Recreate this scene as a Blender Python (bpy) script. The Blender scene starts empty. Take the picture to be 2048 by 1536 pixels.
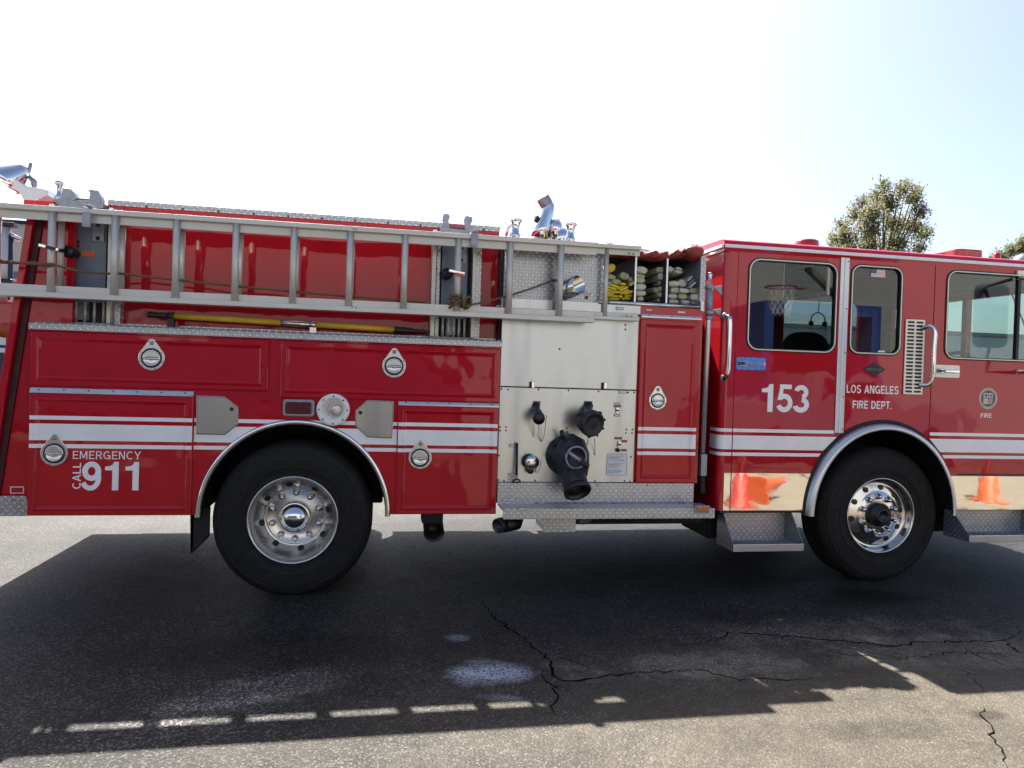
import bpy, bmesh, math, random
from mathutils import Vector, Matrix
random.seed(7)
R = math.radians
scene = bpy.context.scene
COL = scene.collection

# ------------------------------------------------------------------ camera
CAM = Vector((-0.9632, -5.2064, 1.5905)); YAW, PITCH, ROLL = 0.182941, -0.012628, 0.031737
FPX, PW, PH = 1450.0, 2048, 1536
fw = Vector((math.sin(YAW)*math.cos(PITCH), math.cos(YAW)*math.cos(PITCH), math.sin(PITCH)))
r0 = Vector((math.cos(YAW), -math.sin(YAW), 0)); u0 = r0.cross(fw)
rt = r0*math.cos(ROLL)+u0*math.sin(ROLL); up = -r0*math.sin(ROLL)+u0*math.cos(ROLL)
cd = bpy.data.cameras.new('camera'); cam = bpy.data.objects.new('camera', cd); COL.objects.link(cam)
M4 = Matrix(((rt.x, up.x, -fw.x, CAM.x), (rt.y, up.y, -fw.y, CAM.y), (rt.z, up.z, -fw.z, CAM.z), (0, 0, 0, 1)))
cam.matrix_world = M4
cd.sensor_width = 36; cd.lens = 36*FPX/PW; cd.clip_end = 2000; cd.clip_start = 0.05
scene.camera = cam
scene.render.resolution_x, scene.render.resolution_y = 1024, 768

# ------------------------------------------------------------------ sky, sun, exposure
LIGHT = Vector((0.160, -0.728, -1.0)).normalized()
ELEV = math.asin(-LIGHT.z); AZ = math.atan2(-LIGHT.x, -LIGHT.y)
w = bpy.data.worlds.new('World'); scene.world = w; w.use_nodes = True
nt = w.node_tree
sk = nt.nodes.new('ShaderNodeTexSky'); sk.sky_type = 'NISHITA'; sk.sun_disc = False
sk.sun_elevation = ELEV; sk.sun_rotation = AZ; sk.air_density = 0.65; sk.dust_density = 2.6; sk.ozone_density = 1.0
bg = nt.nodes['Background']; bg.inputs['Strength'].default_value = 0.068
nt.links.new(sk.outputs['Color'], bg.inputs['Color'])
sd = bpy.data.lights.new('sun', 'SUN'); sd.energy = 5.0; sd.angle = R(0.53); sd.color = (1.0, 0.95, 0.87)
sun = bpy.data.objects.new('sun', sd); COL.objects.link(sun); sun.location = (-10, 40, 50)
sun.rotation_euler = LIGHT.to_track_quat('-Z', 'Y').to_euler()
vs = scene.view_settings; vs.view_transform = 'Standard'; vs.look = 'None'; vs.gamma = 1; vs.exposure = 2.17
vs.use_curve_mapping = False

# ------------------------------------------------------------------ measuring: a ray through a photo pixel onto a real plane of the place
def ray(px, py): return fw+rt*((px-PW/2)/FPX)-up*((py-PH/2)/FPX)
def at(px, py, Y=0.0):
    d = ray(px, py); return CAM+d*((Y-CAM.y)/d.y)
def gnd(px, py, Z=0.0):
    d = ray(px, py); return CAM+d*((Z-CAM.z)/d.z)
def fx(px, py, Y=0.0): return at(px, py, Y).x
def fz(px, py, Y=0.0): return at(px, py, Y).z
def quad(x0, y0, x1, y1, Y=0.0):
    a, b = at(x0, y0, Y), at(x1, y1, Y); return a.x, b.x, b.z, a.z
def outl(pts, Y=0.0): return [(at(px, py, Y).x, at(px, py, Y).z) for px, py in pts]

# ------------------------------------------------------------------ materials
MATS = {}
def nodes(name):
    m = bpy.data.materials.new(name); m.use_nodes = True; n = m.node_tree
    return m, n, n.nodes['Principled BSDF']
def N(n, t, **k):
    o = n.nodes.new(t)
    for a, v in k.items(): setattr(o, a, v)
    return o
def math_(n, op, a, b=None, c=None, clamp=False):
    o = N(n, 'ShaderNodeMath', operation=op, use_clamp=clamp)
    for i, v in enumerate((a, b, c)):
        if v is None: continue
        if isinstance(v, (int, float)): o.inputs[i].default_value = v
        else: n.links.new(v, o.inputs[i])
    return o.outputs[0]
def mixc(n, fac, a, b):
    o = N(n, 'ShaderNodeMix', data_type='RGBA')
    for s, v in ((0, fac), (6, a), (7, b)):
        if isinstance(v, (int, float)): o.inputs[s].default_value = v
        elif isinstance(v, tuple): o.inputs[s].default_value = (*v, 1)
        else: n.links.new(v, o.inputs[s])
    return o.outputs[2]
def noise(n, vec, scale, detail=3, rough=.55):
    o = N(n, 'ShaderNodeTexNoise'); o.inputs['Scale'].default_value = scale
    o.inputs['Detail'].default_value = detail; o.inputs['Roughness'].default_value = rough
    if vec is not None: n.links.new(vec, o.inputs['Vector'])
    return o.outputs['Fac']
def ramp(n, fac, a, b):
    o = N(n, 'ShaderNodeMapRange', clamp=True); o.inputs[1].default_value = a; o.inputs[2].default_value = b
    n.links.new(fac, o.inputs[0]); return o.outputs[0]
def bump(n, p, h, strength, dist):
    b = N(n, 'ShaderNodeBump'); b.inputs['Strength'].default_value = strength; b.inputs['Distance'].default_value = dist
    n.links.new(h, b.inputs['Height']); n.links.new(b.outputs[0], p.inputs['Normal']); return b
def pos(n): return N(n, 'ShaderNodeNewGeometry').outputs['Position']
def simple(name, col, rough=.5, metal=0., var=.12, vs_=18., bmp=0., coat=0., spec=.5, emit=None):
    m, n, p = nodes(name); v = pos(n)
    f = noise(n, v, vs_, 4)
    d = tuple(max(0, c*(1-var)) for c in col); l = tuple(min(1, c*(1+var)) for c in col)
    n.links.new(mixc(n, ramp(n, f, .3, .7), d, l), p.inputs['Base Color'])
    p.inputs['Metallic'].default_value = metal; p.inputs['Specular IOR Level'].default_value = spec
    f2 = noise(n, v, vs_*2.3, 3)
    n.links.new(math_(n, 'MULTIPLY_ADD', f2, rough*.5, rough*.75), p.inputs['Roughness'])
    if coat: p.inputs['Coat Weight'].default_value = coat; p.inputs['Coat Roughness'].default_value = .04
    if bmp: bump(n, p, noise(n, v, vs_*3, 4), bmp, .004)
    MATS[name] = m; return m

def red_paint(name, dents):
    m, n, p = nodes(name); v = pos(n)
    f = noise(n, v, 3, 4)
    n.links.new(mixc(n, ramp(n, f, .3, .7), (.41, .003, .012), (.47, .005, .015)), p.inputs['Base Color'])
    p.inputs['Roughness'].default_value = .5; p.inputs['Specular IOR Level'].default_value = .08
    p.inputs['Coat Weight'].default_value = 1.0; p.inputs['Coat Roughness'].default_value = .035; p.inputs['Coat IOR'].default_value = 1.5
    h = math_(n, 'ADD', math_(n, 'MULTIPLY', noise(n, v, 2.2, 1), 1.0), math_(n, 'MULTIPLY', noise(n, v, 6.5, 1), .22))
    b = N(n, 'ShaderNodeBump'); b.inputs['Strength'].default_value = 1; b.inputs['Distance'].default_value = dents
    n.links.new(h, b.inputs['Height']); n.links.new(b.outputs[0], p.inputs['Normal']); n.links.new(b.outputs[0], p.inputs['Coat Normal'])
    MATS[name] = m
red_paint('red', .011); red_paint('red_flat', .005); MATS['red'].node_tree.nodes['Principled BSDF'].inputs['Coat Weight'].default_value = .7

def diamond(name, plane, pitch=.034, col=(.54, .55, .56), rough=.30):
    m, n, p = nodes(name); v = pos(n)
    s = N(n, 'ShaderNodeSeparateXYZ'); n.links.new(v, s.inputs[0])
    a = s.outputs[0]; b = s.outputs[{'XZ': 2, 'XY': 1, 'YZ': 2}[plane]]
    if plane == 'YZ': a, b = s.outputs[1], s.outputs[2]
    k = 1/pitch*.7071
    u = math_(n, 'MULTIPLY', math_(n, 'ADD', a, b), k); w_ = math_(n, 'MULTIPLY', math_(n, 'SUBTRACT', a, b), k)
    par = math_(n, 'FLOORED_MODULO', math_(n, 'ADD', math_(n, 'FLOOR', u), math_(n, 'FLOOR', w_)), 2)
    fu = math_(n, 'SUBTRACT', math_(n, 'FRACT', u), .5); fv = math_(n, 'SUBTRACT', math_(n, 'FRACT', w_), .5)
    ip = math_(n, 'SUBTRACT', 1, par)
    A = math_(n, 'ADD', math_(n, 'MULTIPLY', fu, ip), math_(n, 'MULTIPLY', fv, par))
    B = math_(n, 'ADD', math_(n, 'MULTIPLY', fv, ip), math_(n, 'MULTIPLY', fu, par))
    h = math_(n, 'SUBTRACT', 1, math_(n, 'ADD', math_(n, 'POWER', math_(n, 'ABSOLUTE', math_(n, 'DIVIDE', A, .48)), 2.), math_(n, 'POWER', math_(n, 'ABSOLUTE', math_(n, 'DIVIDE', B, .17)), 2.)))
    h = math_(n, 'MULTIPLY', h, 1.6, clamp=True)
    f = noise(n, v, 7, 5)
    base = mixc(n, ramp(n, f, .3, .75), tuple(c*.62 for c in col), tuple(c*.85 for c in col))
    n.links.new(mixc(n, math_(n, 'MULTIPLY', h, .85), base, tuple(min(1, c*1.6) for c in col)), p.inputs['Base Color'])
    p.inputs['Metallic'].default_value = .6
    n.links.new(math_(n, 'MULTIPLY_ADD', f, .25, rough-.1), p.inputs['Roughness'])
    bump(n, p, h, 1.0, .0035)
    MATS[name] = m
diamond('diamond_xz', 'XZ'); diamond('diamond_yz', 'YZ', .034, (.28, .285, .30)); diamond('diamond_xy', 'XY', .03)

def brushed(name, col, rough, axis, scl=(3, 3, 160)):
    m, n, p = nodes(name); v = pos(n)
    mp = N(n, 'ShaderNodeMapping'); mp.inputs['Scale'].default_value = scl; n.links.new(v, mp.inputs[0])
    f = noise(n, mp.outputs[0], 1, 5, .7); g = noise(n, v, 2.5, 4)
    c = mixc(n, ramp(n, f, .25, .75), tuple(x*.86 for x in col), col)
    n.links.new(mixc(n, math_(n, 'MULTIPLY', ramp(n, g, .45, .75), .25), c, tuple(x*.7 for x in col)), p.inputs['Base Color'])
    p.inputs['Metallic'].default_value = 1
    n.links.new(math_(n, 'MULTIPLY_ADD', f, .18, rough-.09), p.inputs['Roughness'])
    mp2 = N(n, 'ShaderNodeMapping'); mp2.inputs['Scale'].default_value = (4.5, 1, .8); n.links.new(v, mp2.inputs[0])
    b = bump(n, p, math_(n, 'ADD', math_(n, 'MULTIPLY', f, .02), math_(n, 'MULTIPLY', noise(n, mp2.outputs[0], 1, 1), 1.0)), 1, .022)
    MATS[name] = m
brushed('stainless', (.50, .515, .525), .32, 'X')
brushed('ladder_alu', (.62, .60, .54), .42, 'X', (160, 40, 6)); MATS['ladder_alu'].node_tree.nodes['Principled BSDF'].inputs['Metallic'].default_value = .35
brushed('plate_steel', (.40, .39, .37), .42, 'X', (4, 4, 120))
simple('rim_alu', (.62, .61, .59), .26, 1, .04, 3)
simple('chrome', (.66, .66, .67), .06, 1, .03, 3)
simple('polished', (.62, .61, .59), .15, 1, .04, 3)
simple('mirror_steel', (.72, .69, .63), .03, 1, .02, 2)
_m = MATS['mirror_steel']; _n = _m.node_tree; _p = _n.nodes['Principled BSDF']; _v = pos(_n)
bump(_n, _p, math_(_n, 'ADD', noise(_n, _v, 5, 2), math_(_n, 'MULTIPLY', noise(_n, _v, 22, 3), .05)), 1, .0007)
_n.links.new(math_(_n, 'MULTIPLY_ADD', ramp(_n, noise(_n, _v, 9, 5, .7), .45, .8), .07, .03), _p.inputs['Roughness'])
simple('alu_trim', (.60, .61, .63), .25, .7, .04, 2.5)
simple('cast_grey', (.28, .30, .33), .45, .55, .15, 30, .2)
simple('plate_grey', (.17, .19, .23), .5, .35, .12, 8, .1)
simple('rubber', (.006, .006, .0065), .62, 0, .3, 14, .25)
simple('tyre', (.0028, .0028, .003), .8, 0, .35, 9, .3)
simple('black', (.010, .010, .011), .42, 0, .25, 30)
simple('cast_black', (.030, .032, .038), .42, .35, .3, 20, .25)
simple('underbody', (.005, .005, .0055), .75, 0, .3, 10, .2)
simple('white_vinyl', (.86, .86, .86), .33, 0, .05, 5, 0, .35)
simple('white_trim', (.80, .80, .78), .35, 0, .05, 16)
simple('cream_plate', (.75, .72, .60), .32, .3, .06, 12)
simple('blue_plate', (.10, .24, .62), .28, .4, .08, 12, 0, .4)
simple('red_lens', (.30, .008, .010), .18, 0, .2, 25, .2, .6)
simple('dark_lens', (.10, .006, .006), .15, 0, .3, 25, .2, .6)
simple('amber_lens', (.45, .09, .01), .2, 0, .2, 30, .2, .5)
simple('rope', (.15, .095, .045), .9, 0, .4, 160, .6)
simple('yellow_pole', (.62, .40, .012), .35, 0, .12, 12, 0, .3)
simple('hose_yellow', (.62, .50, .03), .8, 0, .3, 60, .5)
simple('hose_pale', (.42, .41, .25), .85, 0, .3, 60, .5)
simple('hose_blue', (.05, .13, .26), .85, 0, .3, 60, .5)
simple('hose_white', (.50, .49, .40), .85, 0, .25, 60, .5)
simple('tarp', (.25, .035, .03), .55, 0, .3, 20, .5)
simple('seat', (.02, .021, .023), .7, 0, .25, 20, .3)
simple('interior', (.035, .037, .040), .7, 0, .2, 6)
simple('badge', (.018, .02, .022), .35, .3, .15, 40)
simple('badge_letter', (.16, .17, .18), .3, .8, .1, 40)
simple('placard', (.72, .74, .76), .4, 0, .04, 30)
simple('placard_red', (.42, .10, .10), .4, 0, .1, 30)
simple('placard_blue', (.08, .22, .32), .4, 0, .1, 30)
simple('orange_tag', (.75, .13, .02), .5, 0, .1, 30)
simple('seal_gold', (.60, .57, .44), .45, 0, .08, 60)
simple('seal_dark', (.12, .10, .09), .45, 0, .1, 60)
simple('seal_white', (.66, .66, .62), .45, 0, .05, 60)
simple('flag_red', (.42, .12, .14), .5, 0, .05, 60)
simple('flag_blue', (.09, .10, .22), .5, 0, .05, 60)
simple('lamp_glass', (.55, .52, .46), .12, .5, .15, 60, .3)
simple('dark_red', (.05, .002, .004), .6, 0, .2, 5)
simple('navy', (.012, .018, .05), .4, 0, .1, 5)
simple('cone_orange', (.34, .055, .012), .5, 0, .12, 9)
simple('hoop_red', (.22, .022, .014), .45, 0, .1, 20)
simple('net', (.6, .58, .52), .9, 0, .1, 50)
simple('booth_blue', (.012, .05, .19), .5, 0, .15, 3, .05)
simple('stucco', (.72, .62, .48), .9, 0, .08, 2, .15)
simple('roof_dark', (.05, .045, .05), .9, 0, .2, 2)
simple('bark', (.10, .075, .055), .9, 0, .3, 8, .5)
simple('crack', (.004, .004, .004), .95, 0, .3, 30, spec=.03)
simple('concrete', (.125, .108, .082), .9, 0, .1, 3, .2)
simple('yellow_paint', (.62, .36, .02), .5, 0, .1, 9)

def glass(name, tint, rough=0.0):
    m = bpy.data.materials.new(name); m.use_nodes = True; n = m.node_tree
    n.nodes.remove(n.nodes['Principled BSDF']); out = n.nodes['Material Output']
    t = N(n, 'ShaderNodeBsdfTransparent'); t.inputs[0].default_value = (*tint, 1)
    g = N(n, 'ShaderNodeBsdfGlossy'); g.inputs['Roughness'].default_value = rough
    lw = N(n, 'ShaderNodeLayerWeight'); lw.inputs[0].default_value = .5
    f = math_(n, 'MULTIPLY_ADD', math_(n, 'POWER', lw.outputs['Facing'], 5.), .93, .07, clamp=True)
    mx = N(n, 'ShaderNodeMixShader'); n.links.new(f, mx.inputs[0]); n.links.new(t.outputs[0], mx.inputs[1]); n.links.new(g.outputs[0], mx.inputs[2])
    n.links.new(mx.outputs[0], out.inputs['Surface']); MATS[name] = m
glass('glass_dark', (.46, .49, .49)); glass('glass_clear', (.78, .85, .81)); glass('clear_board', (.8, .85, .85))

def leaf_mat():
    m, n, p = nodes('leaf'); v = pos(n)
    f = noise(n, v, 1.1, 3); g = noise(n, v, 5, 2)
    c = mixc(n, ramp(n, f, .35, .65), (.070, .090, .045), (.150, .155, .085))
    n.links.new(mixc(n, math_(n, 'MULTIPLY', ramp(n, g, .45, .8), .5), c, (.24, .16, .10)), p.inputs['Base Color'])
    p.inputs['Roughness'].default_value = .5; p.inputs['Specular IOR Level'].default_value = .3
    tr = N(n, 'ShaderNodeBsdfTranslucent'); tr.inputs[0].default_value = (.17, .165, .085, 1)
    mx = N(n, 'ShaderNodeMixShader'); mx.inputs[0].default_value = .6
    n.links.new(p.outputs[0], mx.inputs[1]); n.links.new(tr.outputs[0], mx.inputs[2])
    n.links.new(mx.outputs[0], n.nodes['Material Output'].inputs['Surface']); MATS['leaf'] = m
leaf_mat()

def block_wall():
    m, n, p = nodes('block_wall'); v = pos(n)
    mp = N(n, 'ShaderNodeMapping'); mp.inputs['Rotation'].default_value = (R(90), 0, 0); n.links.new(v, mp.inputs[0])
    b = N(n, 'ShaderNodeTexBrick'); b.inputs['Scale'].default_value = 1; b.inputs['Brick Width'].default_value = .4; b.inputs['Row Height'].default_value = .2
    b.inputs['Mortar Size'].default_value = .012; n.links.new(mp.outputs[0], b.inputs['Vector'])
    b.inputs['Color1'].default_value = (.235, .24, .235, 1); b.inputs['Color2'].default_value = (.255, .26, .255, 1); b.inputs['Mortar'].default_value = (.195, .20, .195, 1)
    n.links.new(b.outputs['Color'], p.inputs['Base Color']); p.inputs['Roughness'].default_value = .9
    MATS['block_wall'] = m
block_wall()

def asphalt():
    m, n, p = nodes('asphalt'); v = pos(n)
    s = N(n, 'ShaderNodeSeparateXYZ'); n.links.new(v, s.inputs[0])
    warp = math_(n, 'MULTIPLY', math_(n, 'SUBTRACT', noise(n, v, 3.5, 5), .5), 1.3)
    def blob(cx, cy, rx, ry, ang=0., soft=.35, wv=1.):
        dx = math_(n, 'SUBTRACT', s.outputs[0], cx); dy = math_(n, 'SUBTRACT', s.outputs[1], cy)
        c, sn = math.cos(ang), math.sin(ang)
        a = math_(n, 'DIVIDE', math_(n, 'ADD', math_(n, 'MULTIPLY', dx, c), math_(n, 'MULTIPLY', dy, sn)), rx)
        b = math_(n, 'DIVIDE', math_(n, 'SUBTRACT', math_(n, 'MULTIPLY', dy, c), math_(n, 'MULTIPLY', dx, sn)), ry)
        d = math_(n, 'SQRT', math_(n, 'ADD', math_(n, 'MULTIPLY', a, a), math_(n, 'MULTIPLY', b, b)))
        d = math_(n, 'ADD', d, math_(n, 'MULTIPLY', warp, wv))
        return math_(n, 'SUBTRACT', 1, ramp(n, d, 1-soft, 1+soft))
    vo = N(n, 'ShaderNodeTexVoronoi'); vo.inputs['Scale'].default_value = 95; n.links.new(v, vo.inputs['Vector'])
    stone = ramp(n, vo.outputs['Color'], .1, .95)
    fine = noise(n, v, 420, 2); big = noise(n, v, .55, 5); mid = noise(n, v, 4.5, 5, .65)
    vp = N(n, 'ShaderNodeTexVoronoi'); vp.inputs['Scale'].default_value = 120; n.links.new(v, vp.inputs['Vector'])
    pale = ramp(n, vp.outputs['Color'], .62, .98)
    c = mixc(n, math_(n, 'POWER', stone, 1.8), (.004, .004, .004), (.042, .0405, .038))
    c = mixc(n, math_(n, 'MULTIPLY', pale, .75), c, (.17, .164, .150))
    c = mixc(n, math_(n, 'MULTIPLY', ramp(n, big, .35, .7), .30), c, (.030, .028, .026))
    c = mixc(n, math_(n, 'MULTIPLY', ramp(n, mid, .5, .8), .40), c, (.008, .008, .008))
    def P_(px, py): g = gnd(px, py); return g.x, g.y
    # tan worn paving on the right of the yard, wet and oily stains with the under-truck shade painted in, pale patches, a splash of old white paint
    g = P_(1800, 1440); c = mixc(n, math_(n, 'MULTIPLY', blob(g[0]+.3, g[1]-.2, 2.4, 1.1, 0, .5), .42), c, (.125, .108, .080))
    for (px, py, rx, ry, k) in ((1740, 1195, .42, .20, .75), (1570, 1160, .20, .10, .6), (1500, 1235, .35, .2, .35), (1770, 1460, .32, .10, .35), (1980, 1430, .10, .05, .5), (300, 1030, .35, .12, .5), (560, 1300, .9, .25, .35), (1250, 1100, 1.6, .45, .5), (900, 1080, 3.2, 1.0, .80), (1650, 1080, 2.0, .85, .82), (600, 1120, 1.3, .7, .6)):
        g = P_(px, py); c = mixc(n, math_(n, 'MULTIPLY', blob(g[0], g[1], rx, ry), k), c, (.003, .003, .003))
    for (px, py, rx, ry, an, k) in ((530, 1375, .42, .15, .30, .8), (380, 1430, .35, .10, .3, .6), (300, 1470, .35, .10, .1, .5), (1420, 1330, .5, .16, 0, .7), (1650, 1260, .9, .22, 0, .5), (1900, 1300, .7, .25, 0, .5), (1180, 1350, .12, .10, 0, .35), (1110, 1330, .08, .06, 0, .4)):
        g = P_(px, py); sc2 = N(n, 'ShaderNodeVectorMath', operation='SCALE'); sc2.inputs[3].default_value = 2.6; n.links.new(c, sc2.inputs[0]); c = mixc(n, math_(n, 'MULTIPLY', math_(n, 'MULTIPLY', blob(g[0], g[1], rx, ry, an, .3, 1.5), ramp(n, mid, .25, .5)), k), c, sc2.outputs[0])
    speck = ramp(n, noise(n, v, 60, 3, .7), .38, .55)
    for (px, py, rx, ry, k) in ((985, 1347, .20, .115, .95), (915, 1275, .06, .05, .45), (1010, 1395, .09, .03, .3)):
        g = P_(px, py); c = mixc(n, math_(n, 'MULTIPLY', math_(n, 'MULTIPLY', blob(g[0], g[1], rx, ry, -.15, .45, 2.4), speck), k), c, (.42, .46, .54))
    gm_ = N(n, 'ShaderNodeHueSaturation'); n.links.new(math_(n, 'MULTIPLY_ADD', ramp(n, math_(n, 'ADD', math_(n, 'MULTIPLY', noise(n, v, 1.7, 7, .68), .6), math_(n, 'MULTIPLY', noise(n, v, 9, 5, .7), .4)), .34, .66), .75, .62), gm_.inputs['Value']); n.links.new(c, gm_.inputs['Color'])
    n.links.new(gm_.outputs[0], p.inputs['Base Color'])
    p.inputs['Specular IOR Level'].default_value = .12
    n.links.new(math_(n, 'MULTIPLY_ADD', stone, .22, .50), p.inputs['Roughness'])
    h = math_(n, 'ADD', math_(n, 'MULTIPLY', vo.outputs['Distance'], -.8), math_(n, 'ADD', math_(n, 'MULTIPLY', fine, .25), math_(n, 'MULTIPLY', mid, .12)))
    bump(n, p, h, .7, .005)
    MATS['asphalt'] = m
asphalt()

# ------------------------------------------------------------------ mesh helpers
def link(name, me, mat, parent=None, label=None):
    o = bpy.data.objects.new(name, me); COL.objects.link(o)
    mats = mat if isinstance(mat, (list, tuple)) else [mat]
    if not me.materials:
        for k in mats: me.materials.append(MATS[k])
    if parent is not None: o.parent = parent
    if label: o['label'] = label
    return o
def thing(name, label, cat, loc=(0, 0, 0), group=None):
    o = bpy.data.objects.new(name, None); COL.objects.link(o); o.location = loc; o.empty_display_size = .2
    o['label'] = label; o['category'] = cat
    if group: o['group'] = group
    THINGS.append(o); return o
THINGS = []
def tag(o, label, cat, group=None):
    o['label'] = label; o['category'] = cat
    if group: o['group'] = group
    return o
class MB:
    def __init__(s): s.bm = bmesh.new(); s.mi = 0
    def _set(s, faces):
        for f in faces: f.material_index = s.mi
    def box(s, x0, x1, y0, y1, z0, z1, bev=0., seg=2, mat=None):
        r = bmesh.ops.create_cube(s.bm, size=1)
        vs_ = r['verts']
        for v in vs_: v.co = Vector(((x0+x1)/2+v.co.x*(x1-x0), (y0+y1)/2+v.co.y*(y1-y0), (z0+z1)/2+v.co.z*(z1-z0)))
        if mat is not None:
            for v in vs_: v.co = mat @ v.co
        fs = {f for v in vs_ for f in v.link_faces}; s._set(fs)
        if bev:
            es = list({e for v in vs_ for e in v.link_edges})
            r = bmesh.ops.bevel(s.bm, geom=es, offset=bev, segments=seg, affect='EDGES', profile=.6)
            s._set(r['faces'])
        return s
    def prism(s, pts, y0, y1, bev=0., seg=2, axis='Y'):
        """closed outline (X,Z) pushed from y0 to y1"""
        def P(a, b, t):
            return {'Y': Vector((a, t, b)), 'X': Vector((t, a, b)), 'Z': Vector((a, b, t))}[axis]
        A = [s.bm.verts.new(P(a, b, y0)) for a, b in pts]; B = [s.bm.verts.new(P(a, b, y1)) for a, b in pts]
        n = len(pts); fs = [s.bm.faces.new(A), s.bm.faces.new(B[::-1])]
        for i in range(n): fs.append(s.bm.faces.new((A[i], B[i], B[(i+1) % n], A[(i+1) % n])))
        s._set(fs); bmesh.ops.recalc_face_normals(s.bm, faces=fs)
        if bev:
            es = [e for e in fs[0].edges]+[e for e in fs[1].edges]
            r = bmesh.ops.bevel(s.bm, geom=es, offset=bev, segments=seg, affect='EDGES', profile=.6); s._set(r['faces'])
        return s
    def tube(s, pts, r, n=10, caps=True, closed=False):
        pts = [Vector(p) for p in pts]; k = len(pts)
        rs = r if isinstance(r, (list, tuple)) else [r]*k
        rings = []; prev = None
        for i, p in enumerate(pts):
            if closed: t = pts[(i+1) % k]-pts[i-1]
            else: t = pts[min(i+1, k-1)]-pts[max(i-1, 0)]
            t.normalize()
            if prev is None:
                a = Vector((0, 0, 1)) if abs(t.z) < .9 else Vector((1, 0, 0)); nrm = (a-t*a.dot(t)).normalized()
            else:
                nrm = prev-t*prev.dot(t); nrm.normalize()
            prev = nrm; b = t.cross(nrm)
            rings.append([s.bm.verts.new(p+(nrm*math.cos(2*math.pi*j/n)+b*math.sin(2*math.pi*j/n))*rs[i]) for j in range(n)])
        fs = []
        for i in range(k if closed else k-1):
            a, b = rings[i], rings[(i+1) % k]
            for j in range(n): fs.append(s.bm.faces.new((a[j], a[(j+1) % n], b[(j+1) % n], b[j])))
        if caps and not closed:
            fs.append(s.bm.faces.new(rings[0][::-1])); fs.append(s.bm.faces.new(rings[-1]))
        for f in fs: f.smooth = True
        if caps and not closed: fs[-1].smooth = fs[-2].smooth = False
        s._set(fs); return s
    def lathe(s, prof, c, axis=(0, -1, 0), n=48, smooth=True, closed=False):
        """prof: (radius, distance along axis)"""
        c = Vector(c); ax = Vector(axis).normalized()
        a = Vector((0, 0, 1)) if abs(ax.z) < .9 else Vector((1, 0, 0)); e1 = (a-ax*a.dot(ax)).normalized(); e2 = ax.cross(e1)
        rings = []
        for r, t in prof:
            if r < 1e-6: rings.append([s.bm.verts.new(c+ax*t)])
            else: rings.append([s.bm.verts.new(c+ax*t+(e1*math.cos(2*math.pi*j/n)+e2*math.sin(2*math.pi*j/n))*r) for j in range(n)])
        fs = []
        prs = list(zip(rings, rings[1:])) + ([(rings[-1], rings[0])] if closed else [])
        for A, B in prs:
            for j in range(n):
                q = (j+1) % n
                if len(A) == 1 and len(B) == 1: continue
                if len(A) == 1: fs.append(s.bm.faces.new((A[0], B[q], B[j])))
                elif len(B) == 1: fs.append(s.bm.faces.new((A[j], A[q], B[0])))
                else: fs.append(s.bm.faces.new((A[j], A[q], B[q], B[j])))
        for f in fs: f.smooth = smooth
        s._set(fs); bmesh.ops.recalc_face_normals(s.bm, faces=fs); return s
    def grid(s, rows, closed=False, smooth=False):
        V = [[s.bm.verts.new(Vector(p)) for p in row] for row in rows]; fs = []
        for a, b in zip(V, V[1:]):
            m = len(a)
            for j in range(m if closed else m-1): fs.append(s.bm.faces.new((a[j], a[(j+1) % m], b[(j+1) % m], b[j])))
        for f in fs: f.smooth = smooth
        s._set(fs); return V, fs
    def face(s, pts):
        f = s.bm.faces.new([s.bm.verts.new(Vector(p)) for p in pts]); s._set([f]); return s
    def me(s, name):
        me = bpy.data.meshes.new(name); s.bm.to_mesh(me); s.bm.free(); return me
    def build(s, name, mat, parent=None, label=None): return link(name, s.me(name), mat, parent, label)
def box(name, x0, x1, y0, y1, z0, z1, mat, parent, bev=.003, label=None): return MB().box(x0, x1, y0, y1, z0, z1, bev).build(name, mat, parent, label)
def plate(name, pts, y0, y1, mat, parent, bev=.002, label=None): return MB().prism(pts, y0, y1, bev).build(name, mat, parent, label)
def tube(name, pts, r, mat, parent, n=10, label=None): return MB().tube(pts, r, n).build(name, mat, parent, label)
def copy(o, parent=None, off=(0, 0, 0), name=None):
    c = o.copy(); COL.objects.link(c)
    c.location = Vector(o.location)+Vector(off)
    if parent is not None: c.parent = parent
    return c
def rrect(x0, x1, z0, z1, r, n=7):
    pts = []
    for cx, cz, a0 in ((x1-r, z1-r, 0), (x0+r, z1-r, 90), (x0+r, z0+r, 180), (x1-r, z0+r, 270)):
        for i in range(n): a = R(a0+90*i/(n-1)); pts.append((cx+r*math.cos(a), cz+r*math.sin(a)))
    return pts
def holed(name, outer, holes, y0, y1, mat, parent, bev=0., label=None):
    """sheet with window openings, from y0 (near) to y1"""
    cu = bpy.data.curves.new(name, 'CURVE'); cu.dimensions = '2D'; cu.fill_mode = 'BOTH'; cu.extrude = abs(y1-y0)/2-bev; cu.bevel_depth = bev; cu.bevel_resolution = 1; cu.offset = -bev
    for pts in [outer]+holes:
        sp = cu.splines.new('POLY'); sp.points.add(len(pts)-1); sp.use_cyclic_u = True
        for q, (a, b) in zip(sp.points, pts): q.co = (a, b, 0, 1)
    ob = bpy.data.objects.new('tmp', cu); me = bpy.data.meshes.new_from_object(ob); bpy.data.objects.remove(ob)
    me.materials.clear()
    me.transform(Matrix(((1, 0, 0, 0), (0, 0, -1, (y0+y1)/2), (0, 1, 0, 0), (0, 0, 0, 1)))); me.name = name
    for p in me.polygons: p.use_smooth = False
    return link(name, me, mat, parent, label)
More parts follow.
